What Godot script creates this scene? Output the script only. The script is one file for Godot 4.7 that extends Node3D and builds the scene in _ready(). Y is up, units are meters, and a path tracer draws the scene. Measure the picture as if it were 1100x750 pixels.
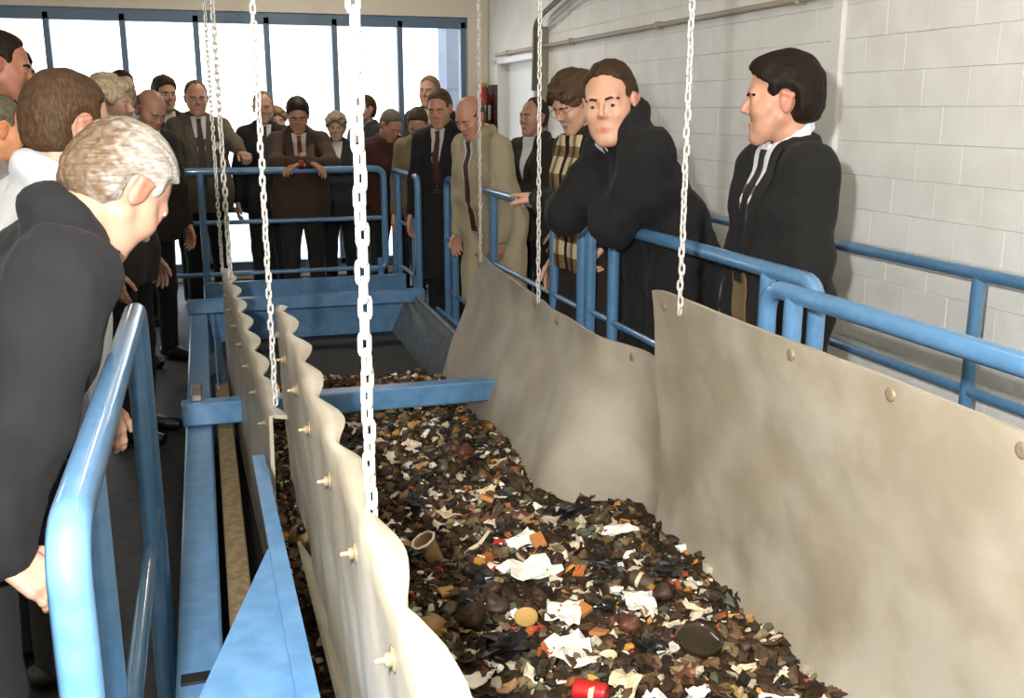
extends Node3D
# A sorting hall: visitors line the blue railings round a refuse conveyor.

# ------------------------------------------------------------------ mesh kit
class Geo:
	var v := PackedVector3Array()
	var n := PackedVector3Array()
	var uv := PackedVector2Array()
	var c := PackedColorArray()
	var i := PackedInt32Array()
	func tri(a: int, b: int, d: int) -> void:
		i.append(a); i.append(b); i.append(d)
	func quad(a: int, b: int, d: int, e: int) -> void:
		tri(a, b, d); tri(a, d, e)
	func add(g: Geo, t := Transform3D(), flip := false) -> void:
		var o := v.size()
		for p in g.v: v.append(t * p)
		if g.uv.size(): uv.append_array(g.uv)
		if g.c.size(): c.append_array(g.c)
		for k in range(0, g.i.size(), 3):
			i.append(o + g.i[k])
			if flip:
				i.append(o + g.i[k + 2]); i.append(o + g.i[k + 1])
			else:
				i.append(o + g.i[k + 1]); i.append(o + g.i[k + 2])
	func smooth() -> void:
		n.resize(v.size()); n.fill(Vector3.ZERO)
		for k in range(0, i.size(), 3):
			var a := v[i[k]]
			var f := (v[i[k + 2]] - a).cross(v[i[k + 1]] - a)
			n[i[k]] += f; n[i[k + 1]] += f; n[i[k + 2]] += f
		for k in n.size():
			n[k] = n[k].normalized() if n[k].length_squared() > 1e-20 else Vector3.UP
	func mesh(tone = null) -> ArrayMesh:
		if n.size() != v.size(): smooth()
		var m := ArrayMesh.new()
		var a := []
		a.resize(Mesh.ARRAY_MAX)
		a[Mesh.ARRAY_VERTEX] = v; a[Mesh.ARRAY_NORMAL] = n; a[Mesh.ARRAY_INDEX] = i
		if uv.size() == v.size(): a[Mesh.ARRAY_TEX_UV] = uv
		if c.size() == v.size(): a[Mesh.ARRAY_COLOR] = c
		m.add_surface_from_arrays(Mesh.PRIMITIVE_TRIANGLES, a)
		if tone: m.surface_set_material(0, tone)
		return m

# flat-faced polygon soup: every face has its own vertices, so edges stay crisp
static func facet(g: Geo, pts: Array) -> void:
	var o := g.v.size()
	for p in pts: g.v.append(p)
	for k in range(1, pts.size() - 1): g.tri(o, o + k, o + k + 1)

static func box_geo(lo: Vector3, hi: Vector3, bevel := 0.003) -> Geo:
	# chamfered box, faces wound clockwise from outside
	var g := Geo.new()
	var m := (lo + hi) * 0.5
	var h := (hi - lo) * 0.5
	var b := minf(bevel, minf(h.x, minf(h.y, h.z)) * 0.6)
	var pt := func(sx, sy, sz, ax) -> Vector3:
		var q := Vector3(sx * (h.x - b), sy * (h.y - b), sz * (h.z - b))
		q[ax] += [sx, sy, sz][ax] * b
		return m + q
	var put := func(a: Array) -> void:
		var nn: Vector3 = (a[2] - a[0]).cross(a[1] - a[0])
		var mid := Vector3.ZERO
		for p in a: mid += p
		mid /= a.size()
		if nn.dot(mid - m) < 0: a.reverse()
		facet(g, a)
	for ax in 3:
		for s in [-1, 1]:
			var q := []
			for w in [[-1, -1], [-1, 1], [1, 1], [1, -1]]:
				var sg := [0, 0, 0]
				sg[ax] = s; sg[(ax + 1) % 3] = w[0]; sg[(ax + 2) % 3] = w[1]
				q.append(pt.call(sg[0], sg[1], sg[2], ax))
			put.call(q)
	for ax in 3:
		var u := (ax + 1) % 3
		var w := (ax + 2) % 3
		for su in [-1, 1]:
			for sw in [-1, 1]:
				var q := []
				for e in [[-1, u], [-1, w], [1, w], [1, u]]:
					var sg := [0, 0, 0]
					sg[ax] = e[0]; sg[u] = su; sg[w] = sw
					q.append(pt.call(sg[0], sg[1], sg[2], e[1]))
				put.call(q)
	for sx in [-1, 1]:
		for sy in [-1, 1]:
			for sz in [-1, 1]:
				put.call([pt.call(sx, sy, sz, 0), pt.call(sx, sy, sz, 1), pt.call(sx, sy, sz, 2)])
	return g

static func prism_geo(outline: Array, lo: float, hi: float, axis := 1) -> Geo:
	# outline in the two other axes (x,z for axis 1; z,y for axis 0), extruded along axis
	var g := Geo.new()
	var at := func(p: Vector2, h: float) -> Vector3:
		return Vector3(p.x, h, p.y) if axis == 1 else (Vector3(h, p.y, p.x) if axis == 0 else Vector3(p.x, p.y, h))
	var m := Vector2.ZERO
	for p in outline: m += p
	m /= outline.size()
	var mid: Vector3 = at.call(m, (lo + hi) * 0.5)
	var put := func(a: Array) -> void:
		var nn: Vector3 = (a[2] - a[0]).cross(a[1] - a[0])
		var q: Vector3 = (a[0] + a[1] + a[2]) / 3.0
		if nn.dot(q - mid) < 0: a.reverse()
		facet(g, a)
	for h in [lo, hi]:
		var a := []
		for p in outline: a.append(at.call(p, h))
		put.call(a)
	for k in outline.size():
		var p: Vector2 = outline[k]
		var q: Vector2 = outline[(k + 1) % outline.size()]
		put.call([at.call(p, lo), at.call(q, lo), at.call(q, hi), at.call(p, hi)])
	return g

static func tube_geo(path: Array, r, sides := 12, closed := false, cap := true) -> Geo:
	var g := Geo.new()
	var cnt := path.size()
	var side := Vector3.ZERO
	for k in cnt:
		var a: Vector3 = path[(k - 1 + cnt) % cnt] if (closed or k > 0) else path[k]
		var b: Vector3 = path[(k + 1) % cnt] if (closed or k < cnt - 1) else path[k]
		var t := (b - a).normalized()
		if side == Vector3.ZERO:
			side = t.cross(Vector3.UP if absf(t.y) < 0.9 else Vector3.RIGHT).normalized()
		side = (side - t * side.dot(t)).normalized()
		var up := t.cross(side)
		var rr: float = r[k] if r is Array else r
		for s in sides:
			var w := TAU * s / sides
			g.v.append(path[k] + (side * cos(w) + up * sin(w)) * rr)
	for k in (cnt if closed else cnt - 1):
		var o := k * sides
		var p := ((k + 1) % cnt) * sides
		for s in sides:
			var s2 := (s + 1) % sides
			g.quad(o + s, p + s, p + s2, o + s2)
	if cap and not closed:
		for e in 2:
			var o := g.v.size()
			var from := 0 if e == 0 else (cnt - 1) * sides
			for s in sides: g.v.append(g.v[from + s])
			for s in range(1, sides - 1):
				if e == 0: g.tri(o, o + s, o + s + 1)
				else: g.tri(o, o + s + 1, o + s)
	return g

static func fillet(pts: Array, r: float, steps := 6) -> Array:
	var out := [pts[0]]
	for k in range(1, pts.size() - 1):
		var p: Vector3 = pts[k]
		var a: Vector3 = (pts[k - 1] - p)
		var b: Vector3 = (pts[k + 1] - p)
		var rr := minf(r, minf(a.length(), b.length()) * 0.48)
		a = p + a.normalized() * rr
		b = p + b.normalized() * rr
		for s in steps + 1:
			var t := float(s) / steps
			out.append(a.lerp(p, t).lerp(p.lerp(b, t), t))
	out.append(pts[-1])
	return out

static func lathe_geo(profile: Array, sides := 14) -> Geo:
	# profile of Vector2(radius, y) from bottom to top
	var g := Geo.new()
	for k in profile.size():
		for s in sides:
			var w := TAU * s / sides
			g.v.append(Vector3(cos(w) * profile[k].x, profile[k].y, sin(w) * profile[k].x))
	for k in profile.size() - 1:
		for s in sides:
			var s2 := (s + 1) % sides
			g.quad(k * sides + s, (k + 1) * sides + s, (k + 1) * sides + s2, k * sides + s2)
	return g

static func sheet_geo(f: Callable, nu: int, nv: int, thick: float) -> Geo:
	# a closed sheet: f(u, v) is its middle surface
	var g := Geo.new()
	var mid := []
	for a in nu + 1:
		for b in nv + 1: mid.append(f.call(float(a) / nu, float(b) / nv))
	var w := nv + 1
	for side in 2:
		for a in nu + 1:
			for b in nv + 1:
				var du: Vector3 = mid[mini(a + 1, nu) * w + b] - mid[maxi(a - 1, 0) * w + b]
				var dv: Vector3 = mid[a * w + mini(b + 1, nv)] - mid[a * w + maxi(b - 1, 0)]
				var nn := du.cross(dv).normalized()
				g.v.append(mid[a * w + b] + nn * thick * (0.5 if side == 0 else -0.5))
				g.uv.append(Vector2(float(a) / nu, float(b) / nv))
	var o := (nu + 1) * w
	for a in nu:
		for b in nv:
			var p := a * w + b
			g.quad(p, p + 1, p + w + 1, p + w)
			g.quad(o + p, o + p + w, o + p + w + 1, o + p + 1)
	var rim := []
	for a in nu: rim.append(a * w)
	for b in nv: rim.append(nu * w + b)
	for a in range(nu, 0, -1): rim.append(a * w + nv)
	for b in range(nv, 0, -1): rim.append(b)
	for k in rim.size():
		var p: int = rim[k]
		var q: int = rim[(k + 1) % rim.size()]
		var s := g.v.size()
		for e in [p, q, q + o, p + o]:
			g.v.append(g.v[e]); g.uv.append(g.uv[e])
		g.quad(s, s + 1, s + 2, s + 3)
	return g

# ------------------------------------------------------------------ distance fields
class Cap:
	var a: Vector3
	var ba: Vector3
	var inv: float
	var ra: float
	var dr: float
	func _init(p: Vector3, q: Vector3, r0: float, r1: float) -> void:
		a = p; ba = q - p; ra = r0; dr = r1 - r0
		var l := ba.length_squared()
		inv = 1.0 / l if l > 1e-10 else 0.0
	func d(p: Vector3) -> float:
		var pa := p - a
		var t := clampf(pa.dot(ba) * inv, 0.0, 1.0)
		return (pa - ba * t).length() - ra - dr * t
	func lo() -> Vector3:
		var r := maxf(ra, ra + dr)
		return a.min(a + ba) - Vector3(r, r, r)
	func hi() -> Vector3:
		var r := maxf(ra, ra + dr)
		return a.max(a + ba) + Vector3(r, r, r)

class Ell:
	var c: Vector3
	var r: Vector3
	var rr: Vector3
	func _init(m: Vector3, q: Vector3) -> void:
		c = m; r = q; rr = q * q
	func d(p: Vector3) -> float:
		var q := p - c
		var k0 := (q / r).length()
		return k0 * (k0 - 1.0) / maxf((q / rr).length(), 1e-5)
	func lo() -> Vector3: return c - r
	func hi() -> Vector3: return c + r

class Field:
	var prims := []
	var k := 0.05
	var subs := []
	var ks := 0.012
	var cuts: Array[Plane] = []
	var amp := 0.0
	var fs := Vector3(9, 4, 9)
	var noise: FastNoiseLite
	func cap(p: Vector3, q: Vector3, r0: float, r1 := -1.0) -> void:
		prims.append(Cap.new(p, q, r0, r0 if r1 < 0 else r1))
	func ell(m: Vector3, q: Vector3) -> void:
		prims.append(Ell.new(m, q))
	func d(p: Vector3, list: Array) -> float:
		var r := 1e3
		for c in list:
			var e: float = c.d(p)
			var h := maxf(k - absf(r - e), 0.0)
			r = minf(r, e) - h * h * 0.25 / k
		for c in subs:
			var e: float = -c.d(p)
			var h := maxf(ks - absf(r - e), 0.0)
			r = maxf(r, e) + h * h * 0.25 / ks
		for pl in cuts: r = maxf(r, pl.distance_to(p))
		r = extra(p, r)
		if amp > 0.0 and absf(r) < 0.06: r += amp * noise.get_noise_3dv(p * fs)
		return r
	func extra(_p: Vector3, r: float) -> float:
		return r

class Hair extends Field:
	var style := "short"
	var th := 0.01
	func extra(p: Vector3, r: float) -> float:
		# hairline in head axes: above the brow line, or behind the temple and ear
		var y := p.y
		var ax := absf(p.x)
		var brow := 0.088 - 7.0 * ax * ax
		if style == "receding": brow = 0.106 + 0.010 * sin(ax * 50.0)
		if style == "full": brow = 0.076 - 8.0 * ax * ax
		if style == "woman": brow = 0.058 - 10.0 * ax * ax
		var f := -0.022
		if y > 0.03: f = 0.038 - (0.014 if style == "receding" else 0.0)
		elif y > -0.032: f = lerpf(0.016, 0.038 - (0.014 if style == "receding" else 0.0), (y + 0.032) / 0.062)
		if style == "woman": f = maxf(f, 0.034)
		var edge := minf(brow - y, (p.z - f) * 0.8)
		if ax > 0.05: edge = maxf(edge, 0.027 - Vector2((y + 0.006) / 1.25, p.z + 0.008).length())
		var bottom := -0.080 + maxf(0.0, p.z + 0.05) * 0.3
		if style == "woman": bottom = -0.095
		edge = maxf(edge, bottom - y)
		if style == "bald": edge = maxf(edge, y - 0.040 + maxf(p.z, -0.05) * 0.3)
		r += th * 0.9 * (1.0 - smoothstep(0.0, 0.022, -edge))
		return maxf(r, edge)

class Net:
	# surface nets over the cells near the surface
	var f: Field
	var o: Vector3
	var cell: float
	var val := {}
	var vert := {}
	var g := Geo.new()
	const SY := 2048
	const SZ := 4194304
	func run(field: Field, size: float) -> Geo:
		f = field; cell = size
		var lo := Vector3(1e3, 1e3, 1e3)
		var hi := -lo
		for p in f.prims:
			lo = lo.min(p.lo()); hi = hi.max(p.hi())
		o = lo - Vector3.ONE * cell * 2.0
		var span := (hi - o) / cell + Vector3.ONE * 3.0
		for x in range(0, int(span.x) + 1, 16):
			for y in range(0, int(span.y) + 1, 16):
				for z in range(0, int(span.z) + 1, 16): sub(x, y, z, 16, f.prims)
		faces()
		return g
	func sub(x: int, y: int, z: int, s: int, list: Array) -> void:
		var h := s * 0.5
		var p := o + Vector3(x + h, y + h, z + h) * cell
		var reach := h * 1.74 * cell
		var d := f.d(p, list)
		if absf(d) > reach * 1.25 + f.amp + f.k * 0.3: return
		var few := list
		if list.size() > 4 and s >= 4:
			few = []
			for c in list:
				if c.d(p) < d + 2.0 * reach + f.k * 1.3: few.append(c)
			if few.is_empty(): few = list
		if s > 2:
			var q := s >> 1
			for a in 2:
				for b in 2:
					for e in 2: sub(x + a * q, y + b * q, z + e * q, q, few)
			return
		for a in 2:
			for b in 2:
				for e in 2: leaf(x + a, y + b, z + e, few)
	func leaf(x: int, y: int, z: int, list: Array) -> void:
		var key := x + y * SY + z * SZ
		var cv := []
		cv.resize(8)
		var neg := 0
		for j in 8:
			var dx := j & 1
			var dy := (j >> 1) & 1
			var dz := j >> 2
			var kk := key + dx + dy * SY + dz * SZ
			var w = val.get(kk)
			if w == null:
				w = f.d(o + Vector3(x + dx, y + dy, z + dz) * cell, list)
				val[kk] = w
			cv[j] = w
			if w < 0.0: neg += 1
		if neg == 0 or neg == 8: return
		var sum := Vector3.ZERO
		var cnt := 0
		for e in [[0, 1], [2, 3], [4, 5], [6, 7], [0, 2], [1, 3], [4, 6], [5, 7], [0, 4], [1, 5], [2, 6], [3, 7]]:
			var a: float = cv[e[0]]
			var b: float = cv[e[1]]
			if (a < 0.0) != (b < 0.0):
				var t := a / (a - b)
				var p := Vector3(e[0] & 1, (e[0] >> 1) & 1, e[0] >> 2)
				var q := Vector3(e[1] & 1, (e[1] >> 1) & 1, e[1] >> 2)
				sum += p.lerp(q, t); cnt += 1
		vert[key] = g.v.size()
		g.v.append(o + (Vector3(x, y, z) + sum / cnt) * cell)
	func faces() -> void:
		for key in vert:
			var a: float = val[key]
			for ax in 3:
				var st: int = [1, SY, SZ][ax]
				var b = val.get(key + st)
				if b == null or (a < 0.0) == (b < 0.0): continue
				var u: int = [SY, SZ, 1][ax]
				var w: int = [SZ, 1, SY][ax]
				var q0 = vert.get(key)
				var q1 = vert.get(key - u)
				var q2 = vert.get(key - u - w)
				var q3 = vert.get(key - w)
				if q1 == null or q2 == null or q3 == null: continue
				if a < 0.0: g.quad(q0, q3, q2, q1)
				else: g.quad(q0, q1, q2, q3)

# ------------------------------------------------------------------ people
var folds := FastNoiseLite.new()
var strands := FastNoiseLite.new()
var head_fine: Geo
var head_plain: Geo
var hands := {}
var hair_base := {}

func head_geo(cell: float) -> Geo:
	var f := Field.new()
	f.k = 0.022
	f.ell(Vector3(0, 0.034, -0.014), Vector3(0.074, 0.088, 0.096))
	f.ell(Vector3(0, -0.028, 0.028), Vector3(0.056, 0.082, 0.057))
	for s in [-1.0, 1.0]:
		f.cap(Vector3(s * 0.050, -0.045, 0.004), Vector3(s * 0.017, -0.098, 0.062), 0.022, 0.019)
		f.cap(Vector3(s * 0.034, -0.036, 0.048), Vector3(s * 0.028, -0.072, 0.048), 0.026, 0.024)
		f.cap(Vector3(s * 0.038, -0.020, 0.058), Vector3(s * 0.050, -0.010, 0.035), 0.022, 0.020)
	f.cap(Vector3(-0.034, 0.024, 0.072), Vector3(0.034, 0.024, 0.072), 0.013)
	f.cap(Vector3(-0.008, -0.099, 0.068), Vector3(0.008, -0.099, 0.068), 0.018)
	f.cap(Vector3(0, -0.05, -0.022), Vector3(0, -0.085, -0.026), 0.052, 0.050)
	var g := Field.new()
	g.k = 0.008
	g.prims = [f.prims[0]]
	# the finer features are blended with a small radius on top of the skull
	var face := Face.new()
	face.base = f
	face.k = 0.009
	face.prims = f.prims.duplicate()
	face.fine = [Cap.new(Vector3(0, 0.016, 0.082), Vector3(0, -0.020, 0.103), 0.0062, 0.0088),
		Cap.new(Vector3(-0.0095, -0.027, 0.090), Vector3(0.0095, -0.027, 0.090), 0.0070, 0.0070),
		Cap.new(Vector3(-0.019, -0.0625, 0.0790), Vector3(0.019, -0.0625, 0.0790), 0.0058, 0.0058),
		Cap.new(Vector3(0, -0.0615, 0.0825), Vector3(0, -0.0620, 0.0830), 0.0060, 0.0060),
		Cap.new(Vector3(-0.014, -0.0735, 0.0785), Vector3(0.014, -0.0735, 0.0785), 0.0066, 0.0066)]
	face.holes = []
	face.slits = [Cap.new(Vector3(-0.022, -0.0680, 0.0885), Vector3(0.022, -0.0680, 0.0885), 0.0024, 0.0024)]
	for s in [-1.0, 1.0]:
		face.holes.append(Ell.new(Vector3(s * 0.032, 0.006, 0.094), Vector3(0.021, 0.013, 0.018)))
		face.slits.append(Ell.new(Vector3(s * 0.0315, 0.0015, 0.092), Vector3(0.0185, 0.0057, 0.0165)))
		face.fine.append(Ell.new(Vector3(s * 0.0315, 0.0025, 0.0705), Vector3(0.0170, 0.0140, 0.0142)))
		face.fine.append(Ell.new(Vector3(s * 0.077, -0.004, -0.012), Vector3(0.0075, 0.031, 0.019)))
		face.fine.append(Cap.new(Vector3(s * 0.081, 0.022, -0.002), Vector3(s * 0.085, 0.012, -0.028), 0.0055, 0.0055))
		face.fine.append(Cap.new(Vector3(s * 0.085, 0.012, -0.028), Vector3(s * 0.078, -0.028, -0.012), 0.0055, 0.0055))
	for c in face.fine: face.prims.append(c)
	var m := Net.new().run(face, cell)
	m.smooth()
	return m

class Face extends Field:
	var base: Field
	var fine := []
	var holes := []
	var slits := []
	func d(p: Vector3, _list: Array) -> float:
		var r := base.d(p, base.prims)
		if absf(r) > 0.06: return r
		for c in holes:
			var e: float = -c.d(p)
			var h := maxf(0.012 - absf(r - e), 0.0)
			r = maxf(r, e) + h * h * 0.25 / 0.012
		for c in fine:
			var e: float = c.d(p)
			var h := maxf(k - absf(r - e), 0.0)
			r = minf(r, e) - h * h * 0.25 / k
		for c in slits:
			var e: float = -c.d(p)
			var h := maxf(0.003 - absf(r - e), 0.0)
			r = maxf(r, e) + h * h * 0.25 / 0.003
		return r

func hand_geo(curls: Array, thumb: float) -> Geo:
	# a left hand: fingers along +x, back of the hand +y, thumb towards +z
	var f := Field.new()
	f.k = 0.010
	f.cap(Vector3(-0.07, 0, 0), Vector3(0.005, 0, 0), 0.026, 0.024)
	var zs := [0.030, 0.010, -0.010, -0.029]
	var ln := [[0.038, 0.023, 0.018], [0.042, 0.026, 0.019], [0.039, 0.024, 0.018], [0.030, 0.018, 0.016]]
	for j in 4:
		f.cap(Vector3(0.005, 0, zs[j] * 0.5), Vector3(0.088 - absf(j - 1) * 0.004, 0, zs[j]), 0.018, 0.0125)
	for j in 4:
		var p := Vector3(0.088 - absf(j - 1) * 0.004, 0, zs[j])
		var a := 0.0
		for q in 3:
			a += curls[j] * [0.75, 1.0, 0.8][q]
			var e: Vector3 = p + Vector3(cos(a), -sin(a), (1.5 - j) * 0.02) * ln[j][q]
			f.cap(p, e, 0.0100 - q * 0.0008 - (0.0012 if j == 3 else 0.0), 0.0092 - q * 0.0009 - (0.0012 if j == 3 else 0.0))
			p = e
	var t0 := Vector3(0.022, -0.006, 0.024)
	var t1 := t0 + Vector3(cos(thumb), -0.25, sin(thumb)).normalized() * 0.042
	var t2 := t1 + Vector3(cos(thumb * 0.6), -0.35, sin(thumb * 0.6)).normalized() * 0.032
	var t3 := t2 + Vector3(cos(thumb * 0.35), -0.35, sin(thumb * 0.35)).normalized() * 0.026
	f.cap(t0, t1, 0.016, 0.0115); f.cap(t1, t2, 0.0112, 0.0105); f.cap(t2, t3, 0.0102, 0.0085)
	f.k = 0.006
	var m := Net.new().run(f, 0.0042)
	m.smooth()
	return m

func ik(s: Vector3, w: Vector3, l1: float, l2: float, pole: Vector3) -> Array:
	var to := w - s
	var dist := clampf(to.length(), 0.08, (l1 + l2) * 0.995)
	var dir := to.normalized()
	w = s + dir * dist
	var x := (l1 * l1 - l2 * l2 + dist * dist) / (2.0 * dist)
	var h := sqrt(maxf(l1 * l1 - x * x, 0.0))
	var side := (pole - dir * pole.dot(dir)).normalized()
	return [s + dir * x + side * h, w]

func rib_geo(fd: Field, t: Transform3D, left: Array, right: Array, along: int, across: int, lift: float, thick: float) -> Geo:
	# a strip laid on the front of the chest, edges given in the chest's own axes
	var at := func(a: Array, u: float) -> Vector2:
		var q := u * (a.size() - 1)
		var k := mini(int(q), a.size() - 2)
		return (a[k] as Vector2).lerp(a[k + 1], q - k)
	var f := func(u: float, w: float) -> Vector3:
		var l: Vector2 = at.call(left, u)
		var r: Vector2 = at.call(right, u)
		var p2 := l.lerp(r, w)
		var p := t * Vector3(p2.x, p2.y, 0.42)
		var dir := -t.basis.z.normalized()
		for s in 30:
			var d := fd.d(p, fd.prims)
			if d < lift + 0.0008: break
			p += dir * maxf(d - lift, 0.001) * 0.9
		return p
	return sheet_geo(f, along, across, thick)

# builds all parts of one figure in its own axes: y up, facing +z, its left hand on +x
func figure(c: Dictionary) -> Array:
	var out := []
	var near: bool = c.get("near", false)
	var cell: float = c.get("cell", 0.014 if near else 0.024)
	var lean: float = deg_to_rad(c.get("lean", 0.0))
	var fat: float = c.get("fat", 0.0)
	var pivot := Vector3(0, 1.0, 0)
	var bend := func(a: float) -> Transform3D:
		var b := Basis(Vector3.RIGHT, a)
		return Transform3D(b, pivot - b * pivot)
	var twist := Basis(Vector3.UP, deg_to_rad(c.get("twist", 0.0)))
	var t: Transform3D = bend.call(lean)
	t = t * Transform3D(twist, Vector3.ZERO)
	var mid: Transform3D = bend.call(lean * 0.5)
	var hb := Basis.from_euler(Vector3(deg_to_rad(c.get("hpitch", 0.0)), deg_to_rad(c.get("hyaw", 0.0)), deg_to_rad(c.get("hroll", 0.0))))
	var hs: float = c.get("hs", 1.0)
	var neck := t * Vector3(0, 1.465, -0.012)
	var hc := neck + (t.basis.y * 0.55 + hb.y * 0.45).normalized() * float(c.get("neck", 0.150)) * lerpf(1.0, hs, 0.5) + hb.z * 0.022
	# where the figure stands, from where its head is
	var turn := Basis(Vector3.UP, deg_to_rad(c.yaw))
	var size: float = c.head.y / hc.y
	var foot: Vector3 = c.head - turn * (hc * size)
	foot.y = 0.0
	c["size"] = size
	c["foot"] = foot
	var world := Transform3D(turn.scaled(Vector3.ONE * size), foot)
	var back := world.affine_inverse()
	# arms
	var wrists := []
	var elbows := []
	var shoulders := []
	var gaze := []
	for s in [1.0, -1.0]:
		var nm := "left" if s > 0 else "right"
		var sh := t * Vector3(s * 0.165, 1.405, -0.01)
		var w: Vector3 = Vector3(s * 0.25, 0.80, 0.06) + (t * Vector3(0, 1.4, 0) - Vector3(0, 1.4, 0)) * 0.6
		var how: Dictionary = c.get(nm, {})
		if how.has("at"): w = back * (how.at as Vector3)
		if how.has("local"): w = t * (how.local as Vector3)
		var pole: Vector3 = how.get("pole", Vector3(s * 0.6, -0.5, -0.7))
		var r := ik(sh, w, 0.285, 0.255, pole)
		shoulders.append(sh); elbows.append(r[0]); wrists.append(r[1])
	# coat
	var coat := Field.new()
	coat.k = 0.055
	coat.noise = folds
	coat.amp = c.get("crease", 0.011)
	coat.fs = Vector3(17, 8, 17)
	var sw: float = c.get("wide", 1.0)
	coat.cap(t * Vector3(-0.125 * sw, 1.395, -0.012), t * Vector3(0.125 * sw, 1.395, -0.012), 0.074)
	coat.cap(t * Vector3(-0.05, 1.45, -0.028), t * Vector3(0.05, 1.45, -0.028), 0.052)
	coat.cap(t * Vector3(-0.085 * sw, 1.27, 0.004), t * Vector3(0.085 * sw, 1.27, 0.004), 0.122 + fat * 0.5)
	coat.cap(mid * Vector3(-0.075 * sw, 1.10, 0.01 + fat), mid * Vector3(0.075 * sw, 1.10, 0.01 + fat), 0.124 + fat)
	coat.cap(Vector3(-0.085 * sw, 0.94, 0.0), Vector3(0.085 * sw, 0.94, 0.0), 0.130 + fat * 0.7)
	var hem := 0.78
	if c.get("long", false):
		hem = 0.42
		for s in [-1.0, 1.0]: coat.cap(Vector3(s * 0.085 * sw, 0.96, 0.0), Vector3(s * 0.115, 0.36, 0.0), 0.122 + fat * 0.6, 0.150)
	else:
		for s in [-1.0, 1.0]: coat.cap(Vector3(s * 0.082 * sw, 0.96, 0.0), Vector3(s * 0.09, 0.70, 0.0), 0.122 + fat * 0.6, 0.130)
	var bulk: float = c.get("sleeve", 1.0)
	for j in 2:
		coat.cap(shoulders[j], elbows[j], 0.070 * bulk, 0.056 * bulk)
		coat.cap(elbows[j], elbows[j].lerp(wrists[j], 0.93), 0.055 * bulk, 0.043 * bulk)
	var collar: float = c.get("collar", 0.016)
	if collar > 0.0:
		var last := Vector3.ZERO
		for j in 9:
			var a := deg_to_rad(lerpf(35.0, 325.0, j / 8.0))
			var q := t * (Vector3(sin(a) * 0.068, 1.474 - 0.018 * cos(a), -0.022 + cos(a) * 0.070) + Vector3(0, c.get("collar_up", 0.0), 0))
			if j > 0: coat.cap(last, q, collar)
			last = q
	var body_prims := coat.prims.duplicate()
	coat.cuts.append(Plane(Vector3.DOWN, -hem))
	out.append([c.get("coat_name", "jacket"), Net.new().run(coat, cell), "coat"])
	# trousers
	var tr := Field.new()
	tr.k = 0.03
	tr.noise = folds; tr.amp = 0.005; tr.fs = Vector3(8, 5, 8)
	tr.cap(Vector3(-0.07, 0.92, 0), Vector3(0.07, 0.92, 0), 0.112)
	for s in [-1.0, 1.0]:
		tr.cap(Vector3(s * 0.085, 0.88, 0), Vector3(s * 0.095, 0.49, 0.012), 0.092, 0.066)
		tr.cap(Vector3(s * 0.095, 0.49, 0.012), Vector3(s * 0.10, 0.05, -0.01), 0.064, 0.056)
	tr.cuts.append(Plane(Vector3.DOWN, -0.045))
	out.append(["trousers", Net.new().run(tr, maxf(cell, 0.02)), "trousers"])
	for s in [-1.0, 1.0]:
		var sf := Field.new()
		sf.k = 0.02
		sf.cap(Vector3(s * 0.10, 0.045, -0.055), Vector3(s * 0.105, 0.04, 0.04), 0.042, 0.044)
		sf.cap(Vector3(s * 0.105, 0.04, 0.04), Vector3(s * 0.118, 0.028, 0.155), 0.044, 0.034)
		sf.cuts.append(Plane(Vector3.DOWN, -0.002))
		out.append(["shoe", Net.new().run(sf, 0.02), "shoe"])
	# skin: head and neck, trunk and limbs under the clothes, hands
	var skin := Geo.new()
	var tone: Color = c.get("skin", Color(0.50, 0.27, 0.18))
	var ht := Transform3D(hb.scaled(Vector3.ONE * hs) if false else Basis(hb.x * hs * c.get("hwide", 1.0), hb.y * hs, hb.z * hs), hc)
	var hg := head_fine if near else head_plain
	skin.add(hg, ht)
	for p in hg.v:
		var lip := clampf(1.0 - Vector3(p.x / 0.024, (p.y + 0.0685) / 0.012, (p.z - 0.088) / 0.02).length(), 0.0, 1.0)
		lip = minf(1.0, lip * 2.2)
		var flush := 0.10 * folds.get_noise_3dv(p * 26.0 + hc * 9.0)
		var ear := 0.6 if absf(p.x) > 0.079 else 0.0
		var q := tone * (1.0 + flush)
		q = q.lerp(Color(tone.r * 0.92, tone.g * 0.60, tone.b * 0.60), maxf(lip, ear))
		skin.c.append(q)
	var nk := tube_geo(fillet([ht * Vector3(0, -0.045, -0.020), ht * Vector3(0, -0.095, -0.026), t * Vector3(0, 1.43, -0.018), t * Vector3(0, 1.36, -0.012)], 0.06, 5), 0.052, 18)
	skin.add(nk)
	for p in nk.v: skin.c.append(tone)
	var core := Field.new()
	core.k = 0.04
	core.cap(neck, t * Vector3(0, 1.40, -0.02), 0.05, 0.06)
	core.cap(t * Vector3(-0.09, 1.36, -0.012), t * Vector3(0.09, 1.36, -0.012), 0.055)
	core.cap(t * Vector3(-0.06, 1.25, 0), t * Vector3(0.06, 1.25, 0), 0.08)
	core.cap(mid * Vector3(-0.05, 1.1, 0), mid * Vector3(0.05, 1.1, 0), 0.085)
	core.cap(Vector3(-0.05, 0.93, 0), Vector3(0.05, 0.93, 0), 0.085)
	for j in 2:
		var s := 1.0 if j == 0 else -1.0
		core.cap(shoulders[j], elbows[j], 0.042, 0.034)
		core.cap(elbows[j], wrists[j], 0.034, 0.024)
		core.cap(Vector3(s * 0.085, 0.88, 0), Vector3(s * 0.095, 0.49, 0.012), 0.06, 0.04)
		core.cap(Vector3(s * 0.095, 0.49, 0.012), Vector3(s * 0.10, 0.07, -0.01), 0.04, 0.03)
	var cg := Net.new().run(core, 0.03)
	skin.add(cg)
	for p in cg.v: skin.c.append(tone)
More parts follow.
